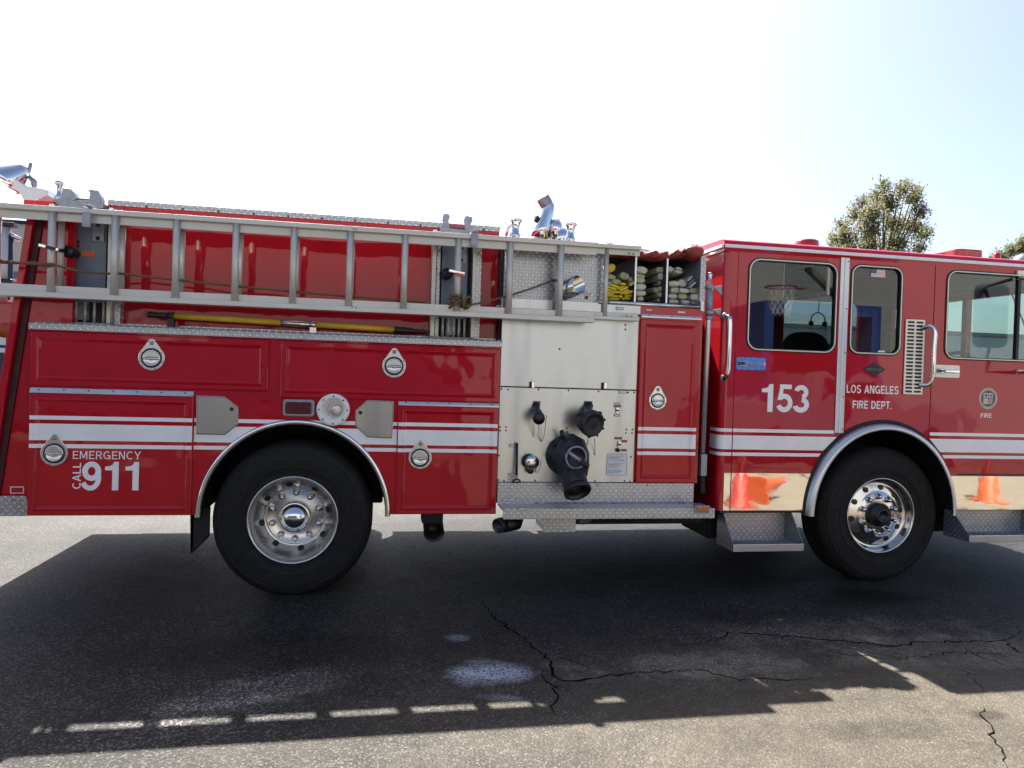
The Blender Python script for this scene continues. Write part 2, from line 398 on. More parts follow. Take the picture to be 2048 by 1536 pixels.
def text(name, s, x0, x1, z0, z1, Y, mat, parent, off=0., rot=False, th=.0012, label=None):
    cu = bpy.data.curves.new(name, 'FONT'); cu.body = s; cu.size = 1; cu.offset = off; cu.extrude = .01; cu.resolution_u = 6
    ob = bpy.data.objects.new('tmp', cu); me = bpy.data.meshes.new_from_object(ob); bpy.data.objects.remove(ob); me.materials.clear()
    P = [v.co.copy() for v in me.vertices]
    if rot: P = [Vector((-p.y, p.x, p.z)) for p in P]
    ax, bx = min(p.x for p in P), max(p.x for p in P); ay, by = min(p.y for p in P), max(p.y for p in P)
    for v, p in zip(me.vertices, P):
        v.co = Vector((x0+(p.x-ax)/(bx-ax)*(x1-x0), Y-(p.z+.01)/.02*th, z0+(p.y-ay)/(by-ay)*(z1-z0)))
    me.name = name
    return link(name, me, mat, parent, label)
def ribbon(name, xy, z0, z1, mat, parent, th=.0012, label=None):
    """thin vinyl following the side: xy = list of (x, y of the surface)"""
    m = MB(); rows = [[(x, y-th, z0) for x, y in xy], [(x, y-th, z1) for x, y in xy]]
    m.grid(rows); return m.build(name, mat, parent, label)
def screws(name, pts, r, mat, parent):
    """pts: (x,y,z), heads facing -Y"""
    m0 = MB().lathe([(0, r*.6), (r*.7, r*.5), (r, 0)], (0, 0, 0), n=10).me(name)
    for p in pts:
        o = link(name, m0, mat, parent); o.location = p

def arcs(cx, cz, rx, rz, a0, a1, t, n=22):
    I, O = [], []
    for i in range(n+1):
        a = R(a0+(a1-a0)*i/n); I.append((cx+(rx-t/2)*math.cos(a), cz+(rz-t/2)*math.sin(a))); O.append((cx+(rx+t/2)*math.cos(a), cz+(rz+t/2)*math.sin(a)))
    return I, O
T_ = .185
GLYPH = {
 '1': [('p', [(.54, 0), (.54, 1), (.39, 1), (.35, .905), (.26, .85), (.10, .83), (.10, .70), (.335, .70), (.335, 0)])],
 '5': [('p', [(.14, .84), (.60, .84), (.60, 1.0), (.14, 1.0)]), ('p', [(.06, .44), (.235, .44), (.285, .84), (.14, .84)]), ('a', (.325, .335, .235, .245, 142, -158, T_))],
 '3': [('a', (.32, .735, .195, .175, 165, -78, T_*.95)), ('a', (.32, .285, .235, .195, 82, -165, T_))],
 '9': [('a', (.33, .665, .215, .245, 0, 360, T_)), ('a', (.295, .44, .262, .365, 28, -152, T_*.92))]}
LT = .15
def ln_(x0, z0, x1, z1): return ('l', (x0, z0, x1, z1))
V_ = lambda x: ln_(x, 0, x, 1); H_ = lambda z, a, b: ln_(a, z, b, z)
LET = {'E': (.62, [V_(.1), H_(.925, .17, .6), H_(.5, .17, .56), H_(.075, .17, .62)]), 'F': (.58, [V_(.1), H_(.925, .17, .58), H_(.5, .17, .52)]), 'L': (.56, [V_(.1), H_(.075, .17, .56)]),
 'I': (.2, [V_(.1)]), 'T': (.60, [V_(.30), H_(.925, 0, .60)]), 'N': (.72, [V_(.1), V_(.62), ln_(.14, .97, .58, .03)]), 'M': (.86, [V_(.1), V_(.76), ln_(.13, .98, .43, .1), ln_(.73, .98, .43, .1)]),
 'A': (.74, [ln_(.06, 0, .37, 1), ln_(.68, 0, .37, 1), H_(.30, .20, .54)]), 'Y': (.70, [ln_(.06, 1, .35, .45), ln_(.64, 1, .35, .45), ln_(.35, .5, .35, 0)]),
 'O': (.78, [('a', (.39, .5, .315, .435, 0, 360, LT))]), 'C': (.74, [('a', (.39, .5, .315, .435, 48, 312, LT))]), 'G': (.78, [('a', (.39, .5, .315, .435, 48, 340, LT)), H_(.45, .42, .74), ln_(.69, 0.02, .69, .45)]),
 'S': (.68, [('a', (.34, .705, .24, .225, 25, 262, LT)), ('a', (.34, .275, .255, .215, 82, -158, LT))]), 'R': (.70, [V_(.1), H_(.925, .17, .42), H_(.50, .17, .42), ('a', (.42, .7125, .185, .2125, 90, -90, LT)), ln_(.40, .46, .62, 0)]),
 'P': (.66, [V_(.1), H_(.925, .17, .40), H_(.45, .17, .40), ('a', (.40, .6875, .19, .2375, 90, -90, LT))]), 'D': (.72, [V_(.1), H_(.925, .17, .34), H_(.075, .17, .34), ('a', (.34, .5, .29, .425, 90, -90, LT))]), '.': (.2, [ln_(.1, 0, .1, .15)]), ' ': (.3, [])}
def letters(name, s, x0, x1, z0, z1, Y, mat, parent, rot=False, thin=1.):
    gap = .10; tot = sum(LET[c][0] for c in s)+gap*(len(s)-1); m = MB(); k = 0; X = 0
    def M(x, z):
        u, v = (X+x)/tot, z
        if rot: u, v = 1-z, (X+x)/tot
        return (x0+u*(x1-x0), Y-.0010-.00015*(k % 7), z0+v*(z1-z0))
    for c in s:
        for kind, g in LET[c][1]:
            k += 1
            if kind == 'l':
                a, b = Vector(g[:2]), Vector(g[2:]); d = (b-a).normalized(); q = Vector((-d.y, d.x))*LT*thin/2
                m.face([M(*p) for p in (a+q, b+q, b-q, a-q)])
            else:
                I, O = arcs(*g[:6], g[6]*thin); m.grid([[M(*p) for p in I], [M(*p) for p in O]])
        X += LET[c][0]+gap
    return m.build(name, mat, parent)
def digits(name, s, x0, x1, z0, z1, Y, mat, parent):
    m = MB(); n = len(s); adv = .66; tot = adv*n-.06; k = 0; lo_x = min(.06, .1)
    def M(x, z, i): return (x0+(x-.06+adv*i)/(tot-.02)*(x1-x0), Y-.0012-.0002*k, z0+z*(z1-z0))
    for i, c in enumerate(s):
        for kind, g in GLYPH[c]:
            k = (k+1) % 3
            if kind == 'p': m.face([M(x, z, i) for x, z in g])
            else:
                I, O = arcs(*g); m.grid([[M(x, z, i) for x, z in I], [M(x, z, i) for x, z in O]])
    return m.build(name, mat, parent)

# ================================================================== SETTING
def struct(o): o['kind'] = 'structure'; return o
gm = MB(); gm.face([(-600, -300, 0), (600, -300, 0), (600, 900, 0), (-600, 900, 0)])
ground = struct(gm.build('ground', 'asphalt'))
def crack(pix, w0, jag=.022):
    pts = [gnd(*p) for p in pix]; out = [pts[0]]
    for a, b in zip(pts, pts[1:]):
        k = max(2, int((b-a).length/.035))
        for i in range(1, k+1):
            t = i/k; q = a.lerp(b, t); d = (b-a).normalized(); nn = Vector((-d.y, d.x, 0))
            out.append(q+nn*random.uniform(-jag, jag)*(1 if i < k else 0))
    L, Rr = [], []; n = len(out)
    for i, p in enumerate(out):
        d = (out[min(i+1, n-1)]-out[max(i-1, 0)]).normalized(); nn = Vector((-d.y, d.x, 0))
        tp = min(1, .25+3*min(i, n-1-i)/n); h = .72*w0*tp*random.uniform(.35, 1.25)
        L.append((p.x+nn.x*h, p.y+nn.y*h, .003)); Rr.append((p.x-nn.x*h, p.y-nn.y*h, .003))
    m = MB(); m.grid([L, Rr]); return m.build('crack', 'crack', ground)
for pix, w_ in (
    ([(965, 1200), (990, 1235), (1030, 1265), (1075, 1300), (1100, 1320), (1105, 1345), (1125, 1362), (1160, 1362), (1210, 1352), (1290, 1345), (1400, 1340)], .010),
    ([(1100, 1312), (1150, 1325), (1205, 1340)], .006), ([(1078, 1330), (1085, 1355), (1120, 1380), (1150, 1390)], .006),
    ([(1120, 1362), (1110, 1385), (1105, 1420), (1130, 1440)], .005),
    ([(1348, 1290), (1400, 1288), (1440, 1278), (1455, 1265), (1500, 1268), (1600, 1275), (1700, 1285), (1760, 1290), (1800, 1292), (1850, 1284), (1940, 1285), (2010, 1280), (2047, 1262)], .008),
    ([(2010, 1278), (2030, 1300), (2060, 1312)], .007), ([(1700, 1287), (1740, 1305), (1800, 1318), (1900, 1306), (2000, 1308), (2060, 1318)], .005),
    ([(1455, 1266), (1442, 1262)], .005), ([(1640, 1300), (1720, 1312), (1805, 1320)], .004), ([(1925, 1290), (1950, 1310), (2047, 1340)], .004),
    ([(1340, 1345), (1400, 1340), (1440, 1350), (1478, 1362), (1540, 1358), (1640, 1358)], .006),
    ([(1965, 1410), (1970, 1440), (1985, 1458), (1990, 1480), (2005, 1505), (2015, 1540)], .006), ([(1925, 1340), (1950, 1365), (1968, 1385)], .005),
    ([(300, 1470), (420, 1440), (560, 1428), (640, 1430)], .003), ([(700, 1470), (760, 1440), (840, 1425)], .003)):
    crack(pix, w_)

# ================================================================== FIRE ENGINE
FE = thing('fire_engine', 'red fire engine with white side stripes and number 153 on its cab', 'fire engine')
ZB, ZT, W = .572, 1.792, 2.47
XR, XB = -3.185, -.090         # rear body
STR = ((1.203, 1.229), (1.068, 1.177), (1.018, 1.044))
def arch_bottom(x, cx, cz, rx, rz, z0):
    t = 1-((x-cx)/rx)**2
    return max(z0, cz+rz*math.sqrt(t)) if t > 0 else z0
def arch_poly(x0, x1, z0, z1, cx, cz, rx, rz, n=60):
    xs = {x0, x1}
    for i in range(n+1):
        x = cx-rx*math.cos(math.pi*i/n)
        if x0 < x < x1: xs.add(x)
    for e in (cx-rx-1e-4, cx+rx+1e-4):
        if x0 < e < x1: xs.add(e)
    xs = sorted(xs)
    pts = [(x0, z1), (x1, z1)]
    low = [(x, arch_bottom(x, cx, cz, rx, rz, z0)) for x in reversed(xs)]
    return pts+low
RA = (-1.502, ZB, .632, .638); FA = (3.06, .585, .675, .72)

# ---- rear body core (behind the doors)
m = MB()
m.prism(arch_poly(XR, XB, ZB, ZT, *RA), 0.0, .72)
m.box(XR, XB, .72, W-.72, .75, ZT)
m.prism(arch_poly(XR, XB, ZB, ZT, *RA), W-.72, W)
m.build('rear_body', 'red', FE)
# wheel well lining and trim
def arc_band(cx, cz, rx, rz, wid, y0, y1, a0=180, a1=0, n=56, tail=0.):
    """flat band round an arch, between radius r and r+wid, thickness y0..y1"""
    m = MB(); rows = []
    seq = [R(a0+(a1-a0)*i/n) for i in range(n+1)]
    def ring(a, k, y): return (cx+(rx+k)*math.cos(a), y, cz+(rz+k)*math.sin(a))
    for a in seq: rows.append([ring(a, 0, y1), ring(a, 0, y0+.006), ring(a, wid*.25, y0), ring(a, wid*.75, y0), ring(a, wid, y0+.006), ring(a, wid, y1)])
    m.grid(rows, smooth=True)
    for row in (rows[0], rows[-1]): m.face(row)
    return m
arc_band(RA[0], RA[1]-.012, RA[2]-.016, RA[3]+.000, .036, -.022, .02).build('wheel_arch_trim', 'chrome', FE)
def liner(cx, cz, rx, rz, y0, y1):
    m = MB(); rows = []
    for i in range(41):
        a = math.pi*i/40; rows.append([(cx+rx*math.cos(a), y0, cz+rz*math.sin(a)), (cx+rx*math.cos(a), y1, cz+rz*math.sin(a))])
    m.grid(rows, smooth=True)
    m.face([(cx+rx*math.cos(math.pi*i/40), y1, cz+rz*math.sin(math.pi*i/40)) for i in range(41)])
    return m
liner(RA[0], RA[1], RA[2]-.004, RA[3]-.004, .002, .715).build('wheel_well', 'underbody', FE)

# ---- pan doors
def pan_door(name, x0, x1, z0, z1, parent, rim=.032, proud=.02, rec=.008, slope=.030, label=None):
    m = MB(); rr = .006
    def loop(d, y): return [(x0+d, y, z0+d), (x1-d, y, z0+d), (x1-d, y, z1-d), (x0+d, y, z1-d)]
    rows = [loop(0, .0), loop(0, -proud+rr), loop(rr*.3, -proud+rr*.3), loop(rr, -proud), loop(rim, -proud), loop(rim+slope*.3, -proud-.005), loop(rim+slope*.6, -proud+rec*.4), loop(rim+slope, -proud+rec), loop(rim+slope*1.6, -proud+rec)]
    V, fs = m.grid(rows, closed=True); m.bm.faces.new(V[-1])
    bmesh.ops.recalc_face_normals(m.bm, faces=m.bm.faces[:])
    return m.build(name, 'red', parent, label)
def door_prof(x0, x1, rim=.032, proud=.02, rec=.008, slope=.030):
    return [(x0+.004, -proud), (x0+rim, -proud), (x0+rim+slope*.3, -proud-.005), (x0+rim+slope, -proud+rec), (x1-rim-slope, -proud+rec), (x1-rim-slope*.3, -proud-.005), (x1-rim, -proud), (x1-.004, -proud)]
def latch(cx, cz, Y, parent, r=.083, rot=0):
    # teardrop plate, dished cup, bar
    F = -.024
    pts = []
    for i in range(33):
        a = R(-225+270*i/32); pts.append((cx+r*math.cos(a), cz+r*math.sin(a)))
    pts += [(cx+.026*math.cos(R(a)), cz+r*1.22+.026*math.sin(R(a))) for a in range(45, 136, 15)]
    MB().prism(pts, F, Y, .003).build('latch_plate', 'rim_alu', parent)
    MB().lathe([(r*.80, .0), (r*.77, .003), (r*.69, .003), (r*.66, .0)], (cx, F, cz), n=40).build('latch_gasket', 'black', parent)
    MB().lathe([(r*.67, .002), (r*.64, .006), (r*.58, .006), (r*.52, .002), (r*.3, .0005), (0, .0003)], (cx, F, cz), n=40).build('latch_cup', 'rim_alu', parent)
    m = MB(); m.tube([(cx-r*.60, F-.010, cz-.004), (cx+r*.60, F-.010, cz-.004)], .0075, 10)
    m.build('latch_bar', 'chrome', parent)
    m = MB(); m.prism([(cx+r*.5*math.cos(R(a)), cz+.006+r*.5*math.sin(R(a))) for a in range(0, 181, 12)], F-.008, F-.001, .002); m.build('latch_flap', 'rim_alu', parent)
    MB().lathe([(0, .008), (.009, .007), (.013, .003), (.014, 0)], (cx, F, cz+r*1.20), n=14).build('latch_bolt', 'cast_grey', parent)
    sc = [(cx+r*.90*math.cos(R(a)), F, cz+r*.90*math.sin(R(a))) for a in (200, 250, 290, 340, 30, 150)]
    screws('latch_screw', sc, .005, 'cast_grey', parent)
doors = {}
ul = quad(62, 660, 538, 776); x1 = fx(538, 720)
dUL = pan_door('upper_compartment_door', XR+.004, x1, 1.425, 1.775, FE)
xa = fx(562, 720)
dUR = pan_door('upper_compartment_door', xa, XB-.004, 1.385, 1.775, FE)
xb = fx(386, 900)
dLL = pan_door('lower_compartment_door', XR+.004, xb, ZB+.004, 1.375, FE)
xc = fx(794, 900)
dLR = pan_door('lower_compartment_door', xc, XB-.006, ZB+.004, 1.352, FE)
for (px, py, d) in ((304, 716, dUL), (788, 732, dUR), (110, 906, dLL), (840, 915, dLR)):
    c = at(px, py, -.01); latch(c.x, c.z, -.0095, d)
# drip strips with screws above the lower doors
def drip(x0, x1, z, d, h=.034, n=7, Y=0.):
    m = MB(); m.prism([(Y-.0, z+h*.5), (Y-.012, z+h*.45), (Y-.026, z-.2*h), (Y-.026, z-h*.5), (Y, z-h*.5)], x0, x1, axis='X')
    o = m.build('drip_rail', 'alu_trim', FE)
    screws('screw', [(x0+(x1-x0)*(i+.35)/(n-.3), Y-.019, z+.1*h) for i in range(n)], .006, 'black', o)
drip(XR+.006, fx(388, 790), 1.394, dLL)
drip(fx(797, 803), XB-.004, 1.366, dLR, .030, 5)
# white stripes of the rear body
pL = door_prof(XR+.004, xb); pR = door_prof(xc, XB-.006)
for z0, z1 in STR:
    ribbon('stripe', pL, z0, z1, 'white_vinyl', FE)
    ribbon('stripe', pR, z0, z1, 'white_vinyl', FE)
    zm = z0 if z0 < 1.1 else z0
    def arch_x(z): return RA[2]*math.sqrt(max(0, 1-((z-RA[1])/RA[3])**2))
    zt = max(0.0, 1)
    # between door and arch, cut along the arch on the slant
    for s, xe in ((-1, xb+.003), (1, xc-.003)):
        a = .5*(arch_x(z0)+arch_x(z1)) if z1 < RA[1]+RA[3] else arch_x(z0)
        m = MB(); A, B = arch_x(z0)+.012, arch_x(min(z1, RA[1]+RA[3]-1e-4))+.012
        m.face([(xe, -.0015, z0), (RA[0]+s*A, -.0015, z0), (RA[0]+s*B, -.0015, z1), (xe, -.0015, z1)]); m.build('stripe', 'white_vinyl', FE)
# lettering on the lower rear door
g = quad(147, 901, 283, 918); YL = -.0132
letters('lettering', 'EMERGENCY', g[0], g[1], fz(215, 918), fz(215, 902), YL, 'white_vinyl', dLL, thin=.78)
digits('lettering', '911', fx(168, 952), fx(285, 952), fz(226, 980), fz(226, 923), YL, 'white_vinyl', dLL)
letters('lettering', 'CALL', fx(147, 952), fx(163.5, 952), fz(155, 977), fz(155, 925), YL, 'white_vinyl', dLL, rot=True)
# fuel and air access lids
def lid(pix, side):
    pts = outl(pix); cx = sum(p[0] for p in pts)/len(pts); cz = sum(p[1] for p in pts)/len(pts)
    big = [(cx+(x-cx)*1.05, cz+(z-cz)*1.05) for x, z in pts]
    fr = plate('access_lid', big, -.008, 0, 'alu_trim', FE, .002)
    plate('lid_gasket', [(cx+(x-cx)*1.02, cz+(z-cz)*1.02) for x, z in pts], -.010, -.007, 'black', fr, .001)
    plate('lid_door', pts, -.014, -.006, 'plate_steel', fr, .002)
    k = at(*side); MB().lathe([(0, .012), (.011, .011), (.013, 0)], (k.x, -.014, k.z), n=14).build('lid_button', 'black', fr)
    return fr
lid([(396, 793), (449, 795), (475, 815), (475, 848), (450, 868), (395, 867)], (464, 818))
lid([(735, 802), (785, 804), (783, 875), (735, 873), (712, 851), (712, 823)], (721, 825))
# marker lamp with bezel
q = quad(567, 798, 629, 833)
lamp = MB().prism(rrect(q[0], q[1], q[2], q[3], .02), -.028, 0, .006).build('marker_lamp', 'cast_grey', FE, 'dark red marker lamp in a grey bezel above the rear wheel')
MB().prism(rrect(q[0]+.016, q[1]-.016, q[2]+.016, q[3]-.016, .015), -.036, -.02, .006).build('lens', 'dark_lens', lamp)
# recessed ground light
c = at(667, 819)
sp = MB().lathe([(.112, 0), (.112, .042), (.106, .048), (.082, .048), (.078, .042), (.062, .006), (.0, .004)], (c.x, 0, c.z), n=56).build('round_scene_light', 'white_trim', FE, 'round white-rimmed scene light above the rear wheel')
MB().lathe([(.046, .010), (.042, .022), (.036, .026), (.02, .029), (0, .030)], (c.x+.018, 0, c.z-.004), axis=(.25, -1, -.08), n=40).build('lens', 'lamp_glass', sp)
MB().lathe([(.044, .020), (.050, .024), (.056, .016), (.058, 0)], (c.x+.018, 0, c.z-.004), axis=(.25, -1, -.08), n=40).build('lamp_ring', 'seal_gold', sp)
screws('screw', [(c.x+.095*math.cos(R(a)), -.048, c.z+.095*math.sin(R(a))) for a in range(0, 360, 45)], .006, 'black', sp)
# diamond-plate top rail of the rear body
m = MB(); m.prism([(-.035, 1.788), (-.035, 1.826), (-.028, 1.838), (.20, 1.838), (.20, 1.790)], XR-.004, XB+.004, axis='X'); m.build('top_rail', 'diamond_xz', FE)
m = MB(); m.box(fx(230, 660, .16), fx(990, 690, .16), .155, .165, 1.838, 1.856); m.build('rail_upstand', 'diamond_xz', FE)

# ---- rear end panel, sloping towards the tail
pa, pb_ = at(52, 440, 0), at(2, 745, 0)
def lx(z): return pa.x+(pb_.x-pa.x)*(z-pa.z)/(pb_.z-pa.z)      # raked rear edge
Z0_, Z1_ = .672, 2.57
m = MB(); m.prism([(lx(Z1_)+.02, Z1_-.01), (XR+.22, Z1_-.01), (XR+.22, Z0_+.01), (lx(Z0_)+.02, Z0_+.01)], .05, .10); m.build('rear_corner_panel', 'red', FE)
m = MB(); m.prism([(lx(Z1_), Z1_), (lx(Z1_)+.042, Z1_), (lx(Z0_)+.050, Z0_), (lx(Z0_), Z0_)], .0, .06, .006); m.build('rear_edge_flange', 'red', FE)
m = MB(); m.prism([(lx(Z1_)+.044, Z1_-.005), (lx(Z1_)+.082, Z1_-.005), (lx(Z0_)+.094, Z0_+.005), (lx(Z0_)+.052, Z0_+.005)], .035, .052, .002); m.build('corner_groove', 'dark_red', FE)
m = MB(); m.prism([(lx(Z1_)+.03, Z1_-.02), (lx(Z1_)+.08, Z1_-.02), (lx(Z0_)+.07, Z0_+.02), (lx(Z0_)+.02, Z0_+.02)], .1, W-.1); m.build('rear_wall', 'red', FE)
m = MB(); m.box(-3.60, XR-.006, .02, W-.02, .565, .665, .006); tb = m.build('tailboard', 'diamond_xz', FE)
m = MB(); m.box(-3.60, XR-.008, .0, .018, .672, .70); m.build('tailboard_upstand', 'diamond_xz', FE)
q = quad(21, 973, 48, 987, .05)
m = MB()
for (x0, x1, z0, z1) in ((q[0], q[1], q[3]-.005, q[3]), (q[0], q[1], q[2], q[2]+.005), (q[0], q[0]+.005, q[2]+.005, q[3]-.005), (q[1]-.005, q[1], q[2]+.005, q[3]-.005)): m.box(x0, x1, .047, .051, z0, z1)
m.build('marker_frame', 'white_trim', FE)

# ---- upper body wall (hose bed side), set back behind the ladder
UY = .20; UT = 2.664
XU0, XU1 = fx(62, 450, .2), fx(996, 560, .2)
m = MB(); m.box(XU0+.06, XU1, UY, UY+.05, 1.838, UT, .004); m.build('hose_bed_side', 'red', FE)
m = MB(); m.box(XU0+.06, XU1, W-.25, W-.20, 1.838, UT, .004); m.build('hose_bed_side', 'red', FE)
m = MB(); m.box(XU0+.06, XU1, UY+.05, W-.25, 2.0, 2.05); m.build('hose_bed_floor', 'interior', FE)
m = MB(); m.box(XU1-.05, XU1-.004, UY+.05, W-.25, 2.05, 2.60); m.build('hose_bed_bulkhead', 'red_flat', FE)
m = MB(); m.box(fx(214, 408, .19), XU1+.004, UY-.006, UY+.07, UT, UT+.038, .004); tp = m.build('hose_bed_cap', 'diamond_xz', FE)
screws('screw', [(fx(214, 408, .19)+.25+i*.235, UY-.006, UT+.008) for i in range(11)], .008, 'black', tp)

# ---- ladder racks
def rack(pl, xs, left):
    """xs: pixel columns (plate left, plate right) at mid height"""
    a, b = fx(xs[0], 520, .12), fx(xs[1], 520, .12)
    rk = MB().box(a, b, .12, .165, 1.99, 2.60, .004).build('ladder_rack', 'plate_grey', FE, pl)
    m = MB()
    for (x0, x1) in ((a-.075, a-.045), (b+.03, b+.055)): m.box(x0, x1, .06, .19, 1.85, 2.62, .003)
    m.build('rack_channel', 'ladder_alu', rk)
    m = MB(); m.box(a-.040, a-.012, .10, .19, 1.85, 2.62, .003); m.box(b+.058, b+.10, .11, .19, 1.845, 2.62, .003); m.build('rack_edge_strip', 'diamond_xz', rk)
    m = MB(); m.box(a-.012, b+.03, .17, .185, 1.845, 2.62); m.build('rack_back', 'interior', rk)
    n = 5
    for i in range(n):
        x = a+.02+(b-a-.03)*i/(n-1); MB().tube([(x, .13, 1.85), (x, .13, 1.995)], .010, 8).build('rack_guide_bar', 'ladder_alu', rk)
    m = MB(); m.box((a+b)/2-.05, (a+b)/2+.02, .145, .16, 1.87, 1.995); m.build('rack_arm', 'cast_grey', rk)
    box('rack_foot', a-.12, b+.06, .08, .19, 1.839, 1.85, 'cast_grey', rk)
    box('rack_tab', b-.085, b-.012, .108, .119, 2.40, 2.53, 'cast_grey', rk)
    screws('rack_bolt', [(b-.05, .107, 2.51), (b-.05, .107, 2.42)], .014, 'black', rk)
    return rk, a, b
rk1, a1, b1 = rack('left ladder rack with orange sticker', (128, 212), True)
box('orange_sticker', fx(163, 508, .115), fx(190, 508, .115), .114, .119, fz(176, 513, .115), fz(176, 502, .115), 'orange_tag', rk1, .0005)
screws('rack_bolt', [(fx(157, 484, .12), .119, fz(157, 484, .12)), (fx(157, 492, .12), .119, fz(157, 492, .12))], .009, 'black', rk1)
rk2, a2, b2 = rack('right ladder rack beside the pump panel', (884, 936), False)
# quick clamps
def clamp(knob, bar0, bar1, rk, red):
    Y = -.19
    k = at(*knob, .06); MB().lathe([(0, .09), (.035, .085), (.042, .06), (.036, 0), (.036, -.05)], (k.x, .08, k.z), n=20).build('clamp_knob', 'black', rk)
    s = at(bar0[0], bar0[1], Y); e = at(bar1[0], bar1[1], Y); mid = s.lerp(e, .55 if not red else .35)
    tube('clamp_stem', [(k.x, .0, k.z), (k.x*.5+mid.x*.5, -.1, mid.z), (mid.x, Y, mid.z)], .012, 'black', rk)
    d = (e-s); L = d.length; an = math.atan2(d.z, d.x); c = (s+e)/2
    T = Matrix.Translation(c) @ Matrix.Rotation(-an, 4, 'Y')
    MB().box(-L/2, L/2, -.012, .012, -.011, .011, .004, mat=T).build('clamp_handle', 'chrome', rk)
    T2 = T @ Matrix.Translation((L*.2 if red else L*.12, -.004, -.012 if red else .0))
    MB().box(-L*.26, L*.26, -.012, .012, -.009, .009, .004, mat=T2).build('clamp_grip', 'orange_tag' if red else 'black', rk)
clamp((142, 505), (78, 490), (118, 500), rk1, False); clamp((893, 549), (898, 541), (930, 548), rk2, True)
# overhead rack heads
def rack_head(outlines, base, redp, rk):
    Y = .16
    hd = plate('rack_head', outl(base, Y), Y-.05, Y+.10, 'cast_grey', rk, .004)
    for o_ in outlines: plate('rack_hook', outl(o_, Y), Y-.045, Y-.012, 'cast_grey', rk, .004); plate('rack_hook', outl(o_, Y+.06), Y+.05, Y+.085, 'cast_grey', rk, .004)
    plate('rack_pad', outl(redp, Y), Y-.03, Y+.08, 'red_lens', rk, .003)
rack_head([[(128, 396), (130, 382), (126, 379), (140, 380), (148, 381), (154, 388), (158, 400), (150, 406), (128, 408)], [(183, 400), (185, 388), (179, 384), (190, 382), (201, 384), (207, 396), (210, 410), (198, 412), (183, 410)]],
          [(108, 406), (128, 398), (150, 404), (185, 404), (211, 410), (212, 420), (108, 416)], [(150, 397), (185, 400), (185, 407), (150, 404)], rk1)
MB().lathe([(.022, 0), (.03, .02), (.016, .05), (.016, .10), (.03, .12), (.02, .14), (0, .14)], at(118, 402, .3), axis=(0, 0, 1), n=20).build('roller_post', 'polished', rk1)
rack_head([[(885, 460), (884, 447), (887, 445), (884, 440), (886, 430), (896, 430), (899, 436), (896, 444), (899, 462)], [(928, 462), (929, 450), (927, 440), (930, 434), (943, 436), (944, 444), (940, 450), (945, 464)]],
          [(880, 452), (896, 458), (930, 462), (946, 456), (948, 472), (880, 468)], [(898, 449), (930, 452), (930, 459), (898, 456)], rk2)
for xx, yy in ((173, 440), (949, 480)):
    c = at(xx, yy, -.18); box('rack_hanger', c.x-.024, c.x+.024, -.185, -.172, c.z-.045, c.z+.05, 'cast_grey', rk1 if xx < 500 else rk2, .004)
    box('rack_hanger_arm', c.x-.024, c.x+.024, -.185, .19, 2.572, 2.584, 'cast_grey', rk1 if xx < 500 else rk2, .002)

# ---- spotlight on a bracket at the tail
Y = .35
br = plate('lamp_bracket', outl([(22, 364), (40, 362), (62, 376), (80, 379), (103, 384), (104, 395), (78, 406), (55, 404), (46, 388), (22, 376)], Y), Y-.06, Y+.10, 'alu_trim', FE, .006)
c = at(36, 346, Y+.02)
MB().lathe([(.105, .10), (.112, .09), (.108, .07), (.085, .02), (.05, -.05), (.03, -.07), (0, -.075)], c, axis=(-.75, -.10, -.66), n=40).build('spotlight_shell', 'chrome', br)
MB().lathe([(0, .112), (.06, .108), (.10, .098)], c, axis=(-.75, -.10, -.66), n=40).build('spotlight_lens', 'lamp_glass', br)
tube('spotlight_stalk', [at(60, 352, Y+.02), at(68, 363, Y+.02), at(69, 380, Y+.02)], .020, 'cast_grey', br)
tube('spotlight_knob', [at(57, 345, Y+.02), at(62, 326, Y+.02)], .012, 'cast_grey', br)
p_ = [at(56, 378, Y), at(92, 405, Y)]
plate('tail_cap', outl([(50, 400), (110, 404), (112, 440), (48, 436)], .10), .08, .30, 'red', FE, .006)

# ---- pump module
PX0, PX1 = XB+.004, fx(1276, 800)
PY = .012
SPLIT = fz(1130, 777)
core = MB(); core.box(XB+.02, 1.40, .06, W-.06, .70, 1.98); core.build('pump_house', 'underbody', FE)
up_ = box('upper_pump_panel', PX0, PX1-.002, PY, .055, SPLIT+.004, fz(1140, 625), 'stainless', FE, .003)
lo_ = box('lower_pump_panel', PX0, PX1-.006, PY, .055, .805, SPLIT-.002, 'stainless', FE, .003)
zz = fz(1230, 623)
box('valance', fx(1003, 603, .0), fx(1281, 615), -.004, .055, fz(1140, 622), fz(1140, 602), 'stainless', FE, .003)
# rivets on the pump panels
def P3(px, py, y): c = at(px, py, y); return (c.x, y, c.z)
screws('rivet', [P3(x, y, PY) for x, y in ((1003, 778), (1016, 779), (1077, 779), (1137, 781), (1197, 783), (1256, 785), (1268, 785), (1000, 854), (1012, 854), (1000, 861), (1012, 861), (1134, 856), (1134, 864), (1253, 859), (1265, 859), (1252, 866), (1264, 866), (996, 960), (1008, 961), (1070, 961), (1190, 962), (1249, 962), (1260, 963), (998, 911), (1262, 914))], .007, 'black', lo_)
screws('rivet', [P3(1251, 650, PY), P3(1251, 659, PY), P3(1119, 698, PY)], .009, 'cast_grey', up_)
# flush latches joining the panels
for px, py in ((1065, 770), (1209, 772)):
    c = at(px, py, 0); o = box('panel_latch', c.x-.012, c.x+.012, -.022, PY, c.z-.022, c.z+.028, 'polished', up_, .004); box('latch_shadow_plate', c.x-.020, c.x-.013, -.006, PY, c.z-.024, c.z+.024, 'black', up_, .002)
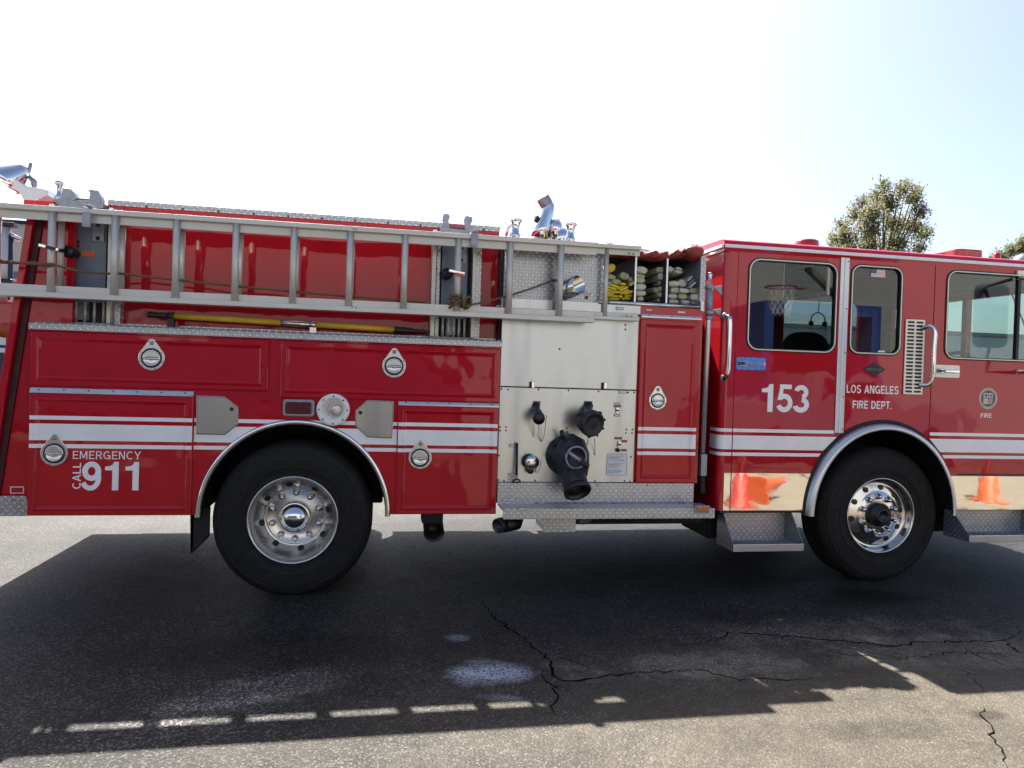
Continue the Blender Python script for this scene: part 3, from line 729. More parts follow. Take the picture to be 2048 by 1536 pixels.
# placards
def placard(px0, py0, px1, py1, mat, par=lo_, Y=PY, frame='black'):
    g = quad(px0, py0, px1, py1, Y); o = box('placard', g[0], g[1], Y-.003, Y, g[2], g[3], frame, par, .001)
    box('placard_face', g[0]+.004, g[1]-.004, Y-.0045, Y-.002, g[2]+.004, g[3]-.004, mat, par, .0005); return g
placard(1066, 802, 1081, 808, 'placard_red'); placard(1168, 802, 1184, 808, 'placard_blue')
placard(1228, 805, 1240, 809, 'placard'); placard(1227, 810, 1242, 814.5, 'placard_red'); placard(1228, 828, 1240, 833, 'placard')
placard(1238, 780, 1254, 787, 'placard'); placard(1018, 888, 1030, 894, 'placard'); placard(1016, 946, 1029, 951, 'placard')
placard(1229, 874, 1244, 879, 'placard_red'); placard(1243, 880, 1254, 885, 'placard_red'); placard(1242, 898, 1253, 903, 'placard_red')
placard(1232, 614, 1247, 620, 'placard', up_, -.004)
g = quad(1213, 906, 1254, 952, PY)
pb = MB().prism(rrect(g[0], g[1], g[2], g[3], .016), PY-.003, PY, .001).build('instruction_plate', 'placard', lo_, 'white instruction plate with rows of small print')
m = MB()
for (x0, x1, z0, z1) in ((g[0]+.012, g[1]-.012, g[3]-.007, g[3]-.005), (g[0]+.012, g[1]-.012, g[2]+.005, g[2]+.007), (g[0]+.005, g[0]+.007, g[2]+.012, g[3]-.012), (g[1]-.007, g[1]-.005, g[2]+.012, g[3]-.012)): m.box(x0, x1, PY-.0038, PY-.0028, z0, z1)
for i in range(13):
    if i in (4, 9): continue
    z = g[3]-.022-i*.0105; x0 = g[0]+(.016 if i else .022); L = (g[1]-g[0]-.034)*(.6+.4*random.random() if i else .9)
    for k in range(7):
        s = x0+L*k/7; m.box(s, s+L/7*random.uniform(.5, .9), PY-.0038, PY-.0028, z-.0018, z+.0018)
m.build('instruction_print', 'badge', lo_)
# small switches
for px, py in ((1234, 820), (1238, 888)):
    c = at(px, py, PY); box('switch_body', c.x-.012, c.x+.012, PY-.016, PY, c.z-.022, c.z+.022, 'polished', lo_, .003); box('switch_lever', c.x-.005, c.x+.005, PY-.034, PY-.014, c.z-.010, c.z+.004, 'black', lo_, .002)
c = at(1235, 900, PY); MB().lathe([(0, .025), (.014, .022), (.016, .008), (.012, 0)], (c.x, PY, c.z), n=18).build('drain_knob', 'black', lo_)
# discharge with cap and chain
def chain(pts, mat, par, name='chain'):
    V = [Vector(p) for p in pts]; P2 = []
    for a, b in zip(V, V[1:]):
        k = max(2, int((b-a).length/.012))
        for i in range(k): P2.append(a.lerp(b, i/k))
    P2.append(V[-1]); m = MB(); m.tube(P2, [.0035 if i % 2 else .0018 for i in range(len(P2))], 6); return m.build(name, mat, par)
def fitting(base, end, rb, re, mat, par, name):
    a = Vector(base); b = Vector(end); return MB().tube([a, a.lerp(b, .25), a.lerp(b, .5), a.lerp(b, .52), b], [rb, rb*.96, rb*.92, re, re], 22).build(name, mat, par)
b0 = at(1072, 812, PY); e0 = at(1078, 838, -.16)
MB().lathe([(.030, .0), (.030, .010), (.022, .014)], (b0.x, PY, b0.z), n=28).build('discharge_flange', 'cast_black', lo_)
fitting(b0, e0, .026, .034, 'cast_black', lo_, 'discharge_outlet')
dv = (e0-b0).normalized()
MB().lathe([(0, .022), (.012, .022), (.012, .014), (.040, .012), (.044, .0), (.044, -.03), (.036, -.034)], e0, axis=dv, n=30).build('discharge_cap', 'black', lo_)
chain([P3(1093, 830, -.1), P3(1091, 850, -.06), P3(1088, 872, -.02), P3(1083, 884, -.005), P3(1078, 872, -.02), P3(1077, 850, -.1)], 'cast_grey', lo_)
chain([P3(1066, 850, -.05), P3(1067, 868, -.004), P3(1068, 874, -.004)], 'cast_grey', lo_)
# large discharge with dark cap
b1_ = at(1176, 812, PY); m1 = at(1172, 836, -.10); e1 = at(1186, 848, -.22)
MB().lathe([(.036, .0), (.036, .012), (.026, .016)], (b1_.x, PY, b1_.z), n=28).build('discharge_flange', 'cast_black', lo_)
MB().tube([b1_, b1_.lerp(m1, .6)+Vector((.006, -.03, 0)), m1, m1.lerp(e1, .5)], [.028, .034, .058, .082], 26).build('discharge_elbow', 'cast_black', lo_)
d1 = Vector((.32, -1, -.22)).normalized()
MB().lathe([(.082, -.09), (.088, -.07), (.090, -.03), (.097, -.026), (.097, .0), (.090, .008), (.072, .012), (.070, .002), (.04, .004), (0, .004)], e1, axis=d1, n=44).build('discharge_cap', 'cast_black', lo_)
tube('cap_handle', [P3(1156, 830, -.16), P3(1163, 826, -.19)], .010, 'cast_black', lo_)
for k in range(9):
    a = 2*math.pi*k/9; ax2 = d1.cross(Vector((0, 0, 1))).normalized(); ay2 = ax2.cross(d1); c = e1+(ax2*math.cos(a)+ay2*math.sin(a))*.097
    MB().lathe([(0, .012), (.009, .010), (.009, -.012)], c, axis=d1, n=8, smooth=False).build('cap_lug', 'cast_black', lo_)
chain([P3(1189, 876, -.15), P3(1190, 895, -.02), P3(1190, 911, .004)], 'cast_grey', lo_); chain([P3(1176, 876, -.1), P3(1175, 890, .004)], 'cast_grey', lo_)
# big suction valve with elbow
vc = at(1142, 918, -.10)
MB().lathe([(.135, -.10), (.138, -.06), (.150, -.04), (.150, -.02), (.138, 0), (.125, .05), (.09, .085), (0, .10)], (vc.x-.012, -.015, vc.z+.012), axis=(.10, -1, -.05), n=44).build('suction_flange', 'cast_black', lo_)
body = MB(); body.tube([(vc.x-.01, -.05, vc.z+.155), (vc.x, -.08, vc.z+.11), (vc.x+.005, -.11, vc.z+.03), (vc.x+.012, -.125, vc.z-.06), (vc.x+.022, -.15, vc.z-.13)], [.05, .105, .125, .118, .09], 28)
body.build('suction_valve', 'cast_black', lo_)
ob = at(1146, 955, -.19); oe = at(1155, 982, -.27)
dd = (oe-ob).normalized()
MB().tube([(vc.x+.018, -.14, vc.z-.10), ob, oe], [.088, .094, .088], 28, caps=False).build('suction_elbow', 'cast_black', lo_)
MB().lathe([(.088, -.03), (.098, -.028), (.100, .010), (.094, .016), (.082, .014), (.078, -.03), (.07, -.09), (0, -.10)], oe, axis=dd, n=36).build('suction_mouth', 'black', lo_)
fc = at(1152, 915, -.24)
d2 = Vector((.16, -1, -.02)).normalized()
MB().lathe([(.086, -.10), (.080, -.03), (.082, .0), (.078, .006), (.068, .006), (.066, -.004), (0, -.006)], fc, axis=d2, n=40).build('valve_bonnet', 'cast_black', lo_)
MB().lathe([(.084, .0), (.084, .008), (.074, .011), (.070, .004)], fc, axis=d2, n=44).build('bonnet_ring', 'cast_grey', lo_)
tube('valve_handle', [P3(1137, 904, -.26), P3(1150, 914, -.28), P3(1162, 923, -.29)], .014, 'cast_grey', lo_)
tube('valve_grip', [P3(1162, 923, -.29), P3(1177, 934, -.31)], .019, 'black', lo_)
tube('valve_lever', [P3(1127, 884, -.08), P3(1123, 862, -.12)], .016, 'black', lo_)
screws('valve_bolt', [(vc.x-.012+.14*math.cos(R(a)), -.062, vc.z+.012+.14*math.sin(R(a))) for a in range(20, 380, 40)], .012, 'cast_black', lo_)
# small chrome capped inlet
c = at(1064, 925, -.06)
MB().lathe([(.045, -.07), (.045, -.02), (.052, -.018), (.052, .012), (.046, .018), (0, .022)], c, axis=(.14, -1, -.02), n=36).build('inlet_cap', 'polished', lo_)
MB().lathe([(.054, -.075), (.054, -.045), (.040, -.04)], c, axis=(.14, -1, -.02), n=36).build('inlet_ring', 'black', lo_)
MB().lathe([(0, .035), (.022, .03), (.024, 0), (.016, -.03)], P3(1060, 941, -.02), n=20).build('inlet_valve_knob', 'black', lo_)
chain([P3(1082, 918, -.06), P3(1081, 932, -.04), P3(1075, 946, -.02), P3(1071, 944, -.02), P3(1069, 930, -.09)], 'cast_grey', lo_)
# pull rod
tube('pull_rod', [P3(1034, 886, -.02), P3(1033, 950, -.05)], .0095, 'black', lo_)
tube('pull_rod_end', [P3(1033, 950, -.05), P3(1033, 958, -.05)], .007, 'cast_grey', lo_)
c = at(1033, 962, -.06); pts = [(c.x+.026*math.cos(a), c.y-.012*math.sin(a), c.z+.012*math.sin(a)) for a in [2*math.pi*k/20 for k in range(20)]]
MB().tube(pts, .006, 8, closed=True).build('pull_ring', 'black', lo_)

# red door of the pump module
DX0, DX1 = fx(1272, 800)+.012, fx(1393, 800)
dP = pan_door('pump_compartment_door', DX0, DX1, .808, fz(1335, 641), FE, rim=.032, proud=.02)
box('door_surround', DX0-.008, DX1+.03, .004, .06, .80, fz(1340, 613), 'red_flat', FE, .004)
drip(DX0+.004, DX1+.01, fz(1338, 634), dP, .026, 3, Y=.004)
c = at(1314, 801, -.01); latch(c.x, c.z, -.0095, dP, .070)
for z0, z1 in STR: ribbon('stripe', door_prof(DX0, DX1, .032), z0, z1, 'white_vinyl', FE)
for px0, py0, px1, py1 in ((1292, 618, 1303, 622), (1355, 622, 1370, 627)): placard(px0, py0, px1, py1, 'placard', dP, .004, 'plate_steel')

# running board of diamond plate
SX0, SX1 = XB+.005, 1.50
m = MB(); m.box(SX0, SX1-.06, -.012, .055, .655, .803, .003); sb = m.build('running_board_riser', 'diamond_xz', FE)
m = MB(); m.box(SX0+.004, SX1, -.245, -.013, .640, .654, .003); m.build('running_board_tread', 'diamond_xy', FE)
m = MB(); m.box(SX0+.004, SX1, -.252, -.246, .583, .656, .002); rb = m.build('running_board_lip', 'diamond_xz', FE)
q = quad(1390, 1011, 1420, 1026, -.256); am = box('side_marker', q[0], q[1]-.006, -.262, -.25, q[2], q[3], 'cast_grey', FE, .003)
box('lens', q[0]+.012, q[1]-.016, -.270, -.258, q[2]+.010, q[3]-.010, 'amber_lens', am, .004)
placard(1036, 1015, 1052, 1020, 'placard', FE, -.2525)
m0 = MB(); m0.lathe([(.016, .0008), (0, .0008)], (0, 0, 0), axis=(0, 0, 1), n=14); hm = m0.me('drain_hole')
for px, py in ((1061, 997), (1068, 1002), (1140, 1000), (1210, 997), (1219, 1002), (1340, 997), (1353, 1001), (1083, 999), (1150, 997)):
    g_ = gnd(px, py, .654); o = link('drain_hole', hm, 'black', FE); o.location = (g_.x, min(g_.y, -.03), .6545)
screws('screw', [P3(x, y, -.012) for x, y in ((996, 968), (1095, 969), (1195, 970), (1294, 970))], .008, 'cast_grey', sb)
# below the running board
a = quad(1088, 1030, 1150, 1063, -.16)
m = MB(); m.box(a[0], a[1], -.17, -.155, a[2], .583); m.box(a[0], a[0]+.008, -.155, .1, a[2]+.01, .583); m.box(a[1]-.008, a[1], -.155, .1, a[2]+.01, .583); m.box(a[0]+.008, a[1]-.008, -.155, .1, a[2], a[2]+.01); m.build('folding_step', 'diamond_xz', FE)
c = at(1170, 1037, -.12); MB().lathe([(.055, -.02), (.055, .01), (.045, .016), (0, .02)], c, axis=(.1, -.8, -.6), n=24).build('ground_light', 'cast_grey', FE)
tube('drain_pipe', [at(1035, 1030, .1), at(1030, 1046, .0), at(1005, 1050, -.1)], .055, 'black', FE, 18)
MB().lathe([(.040, -.02), (.052, -.015), (.054, .03), (.046, .035), (.043, .0), (0, -.01)], at(1001, 1050, -.12), axis=(-.75, -.6, -.1), n=24).build('drain_coupling', 'cast_black', FE)
ex = at(868, 1066, .05)
MB().tube([(ex.x-.03, .8, .66), (ex.x-.02, .35, .63), (ex.x, .12, ex.z+.03), ex], [.06, .062, .075, .075], 24, caps=False).build('exhaust_pipe', 'cast_black', FE)
MB().lathe([(.075, .0), (.071, .0), (.068, -.12), (0, -.14)], ex, axis=(0.02, -1, -.25), n=28).build('exhaust_mouth', 'black', FE)
box('exhaust_hanger', ex.x-.09, ex.x+.06, .02, .2, .50, .572, 'underbody', FE)
# chassis under the bodywork
for y in (.80, 1.60): box('chassis_rail', -3.4, 4.6, y, y+.09, .62, .86, 'underbody', FE)
for x, z in ((-1.514, .515), (3.06, .535)): tube('axle', [(x, .45, z), (x, 2.0, z)], .10, 'underbody', FE, 16)
tube('drive_shaft', [(-1.4, 1.23, .56), (2.4, 1.23, .72)], .05, 'underbody', FE, 12)
box('fuel_tank', -.05, 1.05, .35, .75, .585, .70, 'underbody', FE, .03)
box('frame_box', .55, 1.60, .12, 1.9, .465, .575, 'underbody', FE, .01)
box('battery_box', 1.66, 2.36, .18, .70, .33, .60, 'underbody', FE, .02); box('air_tank', 1.7, 2.3, 1.2, 2.2, .36, .62, 'underbody', FE, .05); box('front_crossmember', 3.78, 4.8, .3, 2.2, .34, .60, 'underbody', FE, .03)
for y in (.95, 1.50):
    for x in (-1.514, 3.06): box('leaf_spring', x-.62, x+.62, y, y+.08, .48, .60, 'underbody', FE, .02)
MB().lathe([(0, -.22), (.16, -.16), (.20, 0), (.16, .16), (0, .22)], (-1.514, 1.23, .52), axis=(1, 0, 0), n=24).build('differential', 'underbody', FE)

# diamond plate wall above the pump, behind the ladder
DXL, DXR = fx(1008, 560, .06), fx(1206, 560, .06)
box('upper_pump_wall', DXL, DXR, .06, .10, fz(1100, 607, .06), 2.60, 'diamond_xz', FE, .003)
tube('side_post', [(XU1+.035, .16, 1.85), (XU1+.035, .16, 2.62)], .030, 'underbody', FE)
box('corner_gap_panel', XU1+.002, DXL-.002, .12, .30, 1.80, 2.58, 'black', FE, .002)
q = quad(1130, 548, 1176, 592, .0)
cp = MB(); c = at(1148, 573, -.06); cp.lathe([(.070, -.10), (.070, .05), (.066, .05), (.066, -.06), (0, -.06)], c, axis=(.50, -.85, .25), n=36); cp.build('hose_spool_cup', 'polished', FE)
MB().lathe([(.014, .003), (0, .003)], P3(1173, 595, .059), n=16).build('grommet', 'rope', FE)
placard(1166, 583, 1182, 589, 'placard', FE, .06)
# bolts and slides the ladder hangs on
for (px0, px1, py, z) in ((992, 1062, 497, 0), (992, 1060, 614, 0)):
    tube('slide_bar', [at(px0, py-2, .05), at(px1, py+3, .05)], .010, 'polished', FE); tube('slide_hook', [at(px1-4, py+9, .05), at(px1, py+3, .05)], .008, 'polished', FE)

# hose bays
HX0, HX1 = DXR, fx(1400, 560, .04)
HZ0, HZ1 = fz(1300, 606, .04), fz(1300, 512, .04)
hb = box('hose_bay_back', HX0, HX1, .75, .78, HZ0-.04, HZ1, 'interior', FE)
box('hose_bay_floor', HX0, HX1, .05, .75, HZ0-.05, HZ0-.012, 'interior', FE)
for px, wd in ((1271, .010), (1334, .010)):
    x = fx(px, 560, .04); box('bay_divider', x-.006, x+.006, .045, .75, HZ0-.01, HZ1-.01, 'interior', FE, .002); box('divider_edge', x-.007, x+.007, .038, .045, HZ0-.008, HZ1-.01, 'alu_trim', FE, .001)
box('gap_bounce_panel', 1.402, 1.416, .065, .80, .72, 2.05, 'red_flat', FE)  # unseen red panel added to bounce light onto the cab back
box('bay_side_plate', HX1, HX1+.045, .035, .75, fz(1400, 625, .04), HZ1+.02, 'diamond_xz', FE, .003)
box('bay_top_shelf', HX0, HX1, .12, .75, HZ1+.01, HZ1+.03, 'interior', FE)
tube('bay_roller', [P3(1196, 604, .0), P3(1398, 614, .0)], .016, 'polished', FE, 14)
box('roller_bracket', HX1-.01, HX1+.012, -.012, .05, fz(1400, 622, .0), fz(1400, 602, .0), 'alu_trim', FE, .002)
# roof lockers behind the bays
for px, py, r in ((1279, 502, .12), (1325, 507, .11)):
    c = at(px, py, .9); MB().lathe([(r, -.2), (r*.98, .0), (r*.8, .05), (r*.5, .075), (0, .085)], (c.x, .9, c.z-.05), axis=(0, 0, 1), n=32).build('vent_dome', 'cream_plate', FE)

# deck gun and knobs over the pump
Yd = .85
def Pd(px, py): return at(px, py, Yd)
gun = MB().tube([Pd(1078, 478), Pd(1085, 455), Pd(1094, 430), Pd(1098, 412), Pd(1092, 404)], [.075, .066, .055, .05, .048], 24).build('deck_gun_barrel', 'chrome', FE, 'chrome deck gun barrel pointing up over the pump')
MB().lathe([(.048, -.06), (.056, -.05), (.058, .02), (.05, .03), (.04, .0), (0, -.01)], Pd(1088, 400), axis=(-.55, -.05, .8), n=28).build('nozzle_tip', 'cast_grey', gun)
MB().tube([Pd(1110, 478), Pd(1112, 452), Pd(1110, 440)], [.062, .055, .045], 22).build('gun_body', 'chrome', gun)
MB().lathe([(.0, .07), (.05, .05), (.075, .0), (.07, -.05), (.05, -.12)], Pd(1122, 470), axis=(.2, 0, 1), n=28).build('gun_elbow', 'chrome', gun)
MB().lathe([(.10, -.1), (.09, 0), (.06, .03)], Pd(1075, 482), axis=(0, 0, 1), n=28).build('gun_base', 'polished', gun)
MB().lathe([(0, .02), (.03, .02), (.034, 0), (.02, -.01), (.01, -.07)], Pd(1075, 438), axis=(-1, -.2, .1), n=14).build('gun_knob', 'black', gun)
for px, py, sx in ((1031, 457, 0), (1141, 465, 0)):
    c = at(px, py, .35); sc_ = .045
    MB().lathe([(0, .075), (.045, .072), (.05, .062), (.034, .04), (.028, .0), (.034, -.035), (.045, -.05), (.045, -.06), (.03, -.12)], c, axis=(.06, 0, 1), n=28).build('grab_spool', 'chrome', FE)
tube('spool_rail', [at(1012, 472, .35), at(1017, 455, .35), at(1026, 449, .35), at(1032, 450, .35)], .012, 'chrome', FE)

# ---- cab
CX0, CX1, CZ0, CZT = 1.640, 4.95, .588, 2.625
S1, S2, S3, S4 = fx(1469, 760), fx(1679, 690), fx(1692, 690), fx(1865, 700)
def ywin(pix): return outl(pix)
def round_quad(pix, r, n=7, grow=0.):
    """rounded outline of a window from its four corner pixels, squared up on the cab side"""
    P = [at(*p) for p in pix]; x0 = (P[0].x+P[3].x)/2; x1 = (P[1].x+P[2].x)/2; z1 = (P[0].z+P[1].z)/2; z0 = (P[2].z+P[3].z)/2
    return (x0-grow, x1+grow, z0-grow, z1+grow, r+grow)
W1 = round_quad([(1500, 516), (1674, 530), (1668, 707), (1494, 697)], .085)
W2 = round_quad([(1704, 529), (1804, 538), (1798, 711), (1699, 704)], .075)
W3 = list(round_quad([(1896, 541), (2046, 552), (2046, 722), (1889, 716)], .08)); W3[1] = 4.56; W3 = tuple(W3)
CT = .045
def cab_panel(name, x0, x1, win=None, lab=None):
    poly = arch_poly(x0, x1, CZ0, CZT, *FA)
    return holed(name, poly, [rrect(*win)] if win else [], 0, CT, 'red_flat', FE, .002, lab)
corner = MB()
rows = []
for z in (CZ0, CZT):
    rows.append([(CX0, .5, z)]+[(CX0+.05-.05*math.cos(R(a)), .05-.05*math.sin(R(a)), z) for a in range(0, 91, 15)]+[(S1-.004, 0, z), (S1-.004, .04, z)])
corner.grid(rows, smooth=False); corner.build('cab_corner', 'red_flat', FE)
dA = cab_panel('rear_cab_door', S1, S2-.002, W1)
pB = cab_panel('cab_side_panel', S2+.002, S4-.004, W2)
dC = cab_panel('front_cab_door', S4+.002, 4.70, W3)
cab_panel('front_corner_panel', 4.705, CX1-.05)
m = MB(); m.box(S1-.006, S1+.012, .012, CT, CZ0, CZT); m.box(S4-.012, S4+.012, .012, CT, 1.32, CZT); m.build('door_gap_seal', 'black', FE)
# vertical chrome strip
m = MB(); zb_ = fz(1680, 866)
m.box(S2-.020, S3-.002, -.012, -.0005, zb_, CZT-.02, .003); vst = m.build('pillar_strip', 'alu_trim', FE)
m = MB(); m.box(S2+.012, S2+.020, -.016, -.0115, zb_+.002, CZT-.022, .001); m.build('strip_bead', 'white_trim', vst)
screws('screw', [(S3-.014, -.012, z) for z in (CZT-.05, 2.2, 1.85, 1.5, zb_+.03)], .006, 'black', vst)
# roof: crowned with a rounded edge
m = MB(); RZ = 2.694; rows = []
prof = [(0.0, CZT-.03), (-.004, CZT+.01), (-.006, CZT+.03), (.002, CZT+.052), (.025, RZ-.004), (.09, RZ), (W/2, RZ+.02)]
pr = prof+[(W-y, z) for y, z in reversed(prof[:-1])]
for x in (CX0-.015, CX1): rows.append([(x, y, z) for y, z in pr])
V, fs = m.grid(rows, smooth=True); m.face([p for p in rows[0]]); m.face([p for p in rows[1]][::-1]); m.build('cab_roof', 'red_flat', FE)
za = fz(1460, 487)
m = MB(); m.box(CX0-.012, CX1, -.022, -.0065, CZT-.004, CZT+.022, .003); m.build('roof_drip_moulding', 'white_trim', FE)
m = MB(); m.box(CX0-.034, CX0-.0155, .0, W, CZT-.004, CZT+.022, .003); m.build('roof_drip_moulding', 'white_trim', FE)
# cab back wall, floor, far side, front
box('cab_back_wall', CX0+.008, CX0+.035, .06, W-.06, .85, CZT, 'red_flat', FE); box('cab_back_wall', CX0, CX0+.007, .502, W-.06, .85, CZT, 'red_flat', FE)
box('cab_floor', CX0+.04, 2.37, .06, W-.06, .98, 1.02, 'interior', FE); box('cab_floor', 3.75, CX1-.06, .06, W-.06, .98, 1.02, 'interior', FE); box('engine_tunnel', 2.371, 3.749, .735, W-.735, .98, 1.33, 'interior', FE)
box('cab_headliner', CX0+.04, CX1-.06, .06, W-.06, CZT-.07, CZT-.045, 'interior', FE)
far = holed('cab_far_side', [(CX0, .95), (CX1-.05, .95), (CX1-.05, CZT), (CX0, CZT)], [rrect(*W1), rrect(*W2), rrect(*W3)], W-CT, W, 'red_flat', FE)
for Wn in (W1, W2, W3): MB().prism(rrect(*[Wn[0]-.004, Wn[1]+.004, Wn[2]-.004, Wn[3]+.004, Wn[4]]), W-.03, W-.026).build('far_window', 'glass_clear', FE)
fw_ = MB(); fw_.box(CX1-.06, CX1, .05, W-.05, .6, 1.55); fw_.box(CX1-.06, CX1, .05, W-.05, 2.5, CZT); fw_.box(CX1-.06, CX1, .05, .16, 1.55, 2.5); fw_.box(CX1-.06, CX1, W-.16, W-.05, 1.55, 2.5); fw_.box(CX1-.06, CX1, W/2-.03, W/2+.03, 1.55, 2.5); fw_.build('cab_front', 'red_flat', FE)
MB().box(CX1-.035, CX1-.030, .14, W-.14, 1.53, 2.52).build('windscreen', 'glass_clear', FE)
box('front_bumper', CX1+.005, CX1+.25, .0, W, .45, .75, 'chrome', FE, .03)
for y in (.35, W-.35): MB().lathe([(.11, 0), (.11, .03), (.09, .05), (0, .06)], (CX1, y, 1.05), axis=(1, 0, 0), n=28).build('headlamp', 'lamp_glass', FE)
# windows of the near side
def window(Wn, par, gl, post=None):
    x0, x1, z0, z1, r = Wn
    holed('window_gasket', rrect(x0-.012, x1+.012, z0-.012, z1+.012, r+.012), [rrect(x0+.013, x1-.013, z0+.013, z1-.013, r-.013)], -.006, .03, 'rubber', par)
    holed('window_bead', rrect(x0-.003, x1+.003, z0-.003, z1+.003, r+.003), [rrect(x0+.006, x1-.006, z0+.006, z1-.006, r-.006)], -.012, -.004, 'cream_plate', par, .0015)
    MB().prism(rrect(x0+.004, x1-.004, z0+.004, z1-.004, r-.004), .012, .016).build('window_pane', gl, par)
window(W1, dA, 'glass_dark'); window(W2, pB, 'glass_dark'); window(W3, dC, 'glass_clear')
xq = fx(2036, 640); box('window_post', xq-.012, xq+.016, -.004, .03, W3[2]+.004, W3[3]-.004, 'black', dC, .003)
# flag sticker on the middle window
q = quad(1742, 538, 1770, 556, .01)
m = MB(); m.mi = 0
for k in range(13):
    z1_ = q[3]-(q[3]-q[2])*k/13; z0_ = q[3]-(q[3]-q[2])*(k+1)/13; m.mi = 1 if k % 2 else 0
    m.box(q[0] if k > 6 else q[0]+(q[1]-q[0])*.4, q[1], .0085, .0105, z0_, z1_)
m.mi = 2; m.box(q[0], q[0]+(q[1]-q[0])*.4, .0085, .0105, q[3]-(q[3]-q[2])*7/13, q[3]); m.build('flag_sticker', ['flag_red', 'white_vinyl', 'flag_blue'], pB, 'small striped flag sticker at the top of the window')
q = quad(1756, 701, 1769, 705, .01); box('window_label', q[0], q[1], .008, .0105, q[2], q[3], 'white_vinyl', pB, .0005)
# stripes round the cab
def farch_x(z): return FA[2]*math.sqrt(max(0, 1-((z-FA[1])/FA[3])**2))
for z0, z1 in STR:
    cor = [(CX0-.0, .30), (CX0-.0, .05)]
    m = MB(); rows = []
    for z in (z0, z1): rows.append([(CX0-.0015, .16, z)]+[(CX0+.05-.0515*math.cos(R(a)), .05-.0515*math.sin(R(a)), z) for a in range(0, 91, 15)]+[(S1-.005, -.0015, z)])
    m.grid(rows); m.build('stripe', 'white_vinyl', FE)
    xe = S2-.022 if z1 > 1.2 else 9
    m = MB(); A, B = FA[0]-farch_x(z0)-.03, FA[0]-farch_x(z1)-.03
    m.face([(S1+.003, -.0015, z0), (min(xe, A), -.0015, z0), (min(xe, B), -.0015, z1), (S1+.003, -.0015, z1)]); m.build('stripe', 'white_vinyl', FE)
    A, B = FA[0]+farch_x(z0)+.03, FA[0]+farch_x(z1)+.03
    m = MB(); m.face([(max(A, S4+.004), -.0015, z0), (4.699, -.0015, z0), (4.699, -.0015, z1), (max(B, S4+.004), -.0015, z1)]); m.build('stripe', 'white_vinyl', FE)
# lettering and badges
digits('lettering', '153', fx(1521, 796), fx(1618, 796), fz(1570, 824.5), fz(1570, 769), 0, 'white_vinyl', dA)
letters('lettering', 'LOS ANGELES', fx(1693, 778), fx(1797, 780), fz(1745, 787), fz(1745, 771), 0, 'white_vinyl', pB, thin=1.1)
letters('lettering', 'FIRE DEPT.', fx(1705, 809), fx(1783, 811), fz(1744, 817.5), fz(1744, 802), 0, 'white_vinyl', pB, thin=1.1)
letters('lettering', 'FIRE', fx(1961, 831), fx(1983, 832), fz(1972, 835.5), fz(1972, 826.5), 0, 'white_vinyl', dC, thin=1.1)
c = at(1748, 739); hx, hz = .098, .058
bd = plate('badge', [(c.x-hx, c.z), (c.x, c.z+hz), (c.x+hx, c.z), (c.x, c.z-hz)], -.006, 0, 'badge', pB, .002, 'black diamond maker badge on the cab side')
text('badge_lettering', 'SPARTAN', c.x-hx*.72, c.x+hx*.72, c.z-.010, c.z+.010, -.006, 'badge_letter', pB, .0)
# town seal
c = at(1976, 797)
def disc(cx, cz, rx, rz, y, mat, par, name): return MB().prism([(cx+rx*math.cos(2*math.pi*k/40), cz+rz*math.sin(2*math.pi*k/40)) for k in range(40)], y-.001, y+.0005).build(name, mat, par)
sr = .088
se = disc(c.x, c.z, sr, sr, -.001, 'seal_gold', dC, 'seal_ring'); se['label'] = 'round town seal with a quartered shield'
disc(c.x, c.z, sr*.78, sr*.78, -.0022, 'seal_dark', dC, 'seal_field')
for k, (x0, x1, z0, z1) in enumerate(((-.046, -.004, .006, .044), (.004, .042, .006, .044), (-.046, -.004, -.046, -.002), (.004, .042, -.046, -.002))):
    m = MB(); m.box(c.x+x0, c.x+x1, -.0045, -.003, c.z+z0, c.z+z1); m.build('seal_quarter', 'seal_white', dC)
    if k == 3:
        for j in range(4): box('seal_stripe', c.x+x0+.004+j*.0095, c.x+x0+.0085+j*.0095, -.0055, -.0044, c.z+z0+.002, c.z+z1-.002, 'flag_red', dC, .0)
    else: disc(c.x+(x0+x1)/2, c.z+(z0+z1)/2, .014, .011 if k < 2 else .014, -.0052, ['seal_dark', 'flag_red', 'seal_gold'][k], dC, 'seal_charge')
for k in range(26):
    a = 2*math.pi*k/26; x, z = c.x+sr*.89*math.cos(a), c.z+sr*.89*math.sin(a)
    if abs(math.sin(a)) > .05: disc(x, z, .0035, .0035, -.0025, 'seal_dark', dC, 'seal_letter_mark')
# louvre grille
P = [at(*q) for q in ((1811, 638), (1849, 641), (1842, 790), (1804, 787))]
gx0, gx1, gz0, gz1 = (P[0].x+P[3].x)/2, (P[1].x+P[2].x)/2, (P[2].z+P[3].z)/2, (P[0].z+P[1].z)/2
slots = []
for i in range(20):
    z = gz1-(gz1-gz0)*(i+.75)/20.5; 
    for s in (0, 1):
        x0 = gx0+.014+s*(gx1-gx0-.014)/2; x1 = x0+(gx1-gx0)/2-.020; h = .0085
        slots.append(rrect(x0, x1, z-h, z+h, h*.98, 5))
gr = holed('air_grille', rrect(gx0, gx1, gz0, gz1, .008), slots, -.012, -.004, 'cream_plate', FE, 0, 'cream louvred air grille beside the front door')
box('grille_backing', gx0+.006, gx1-.006, -.0035, -.0005, gz0+.006, gz1-.006, 'black', gr, .0)
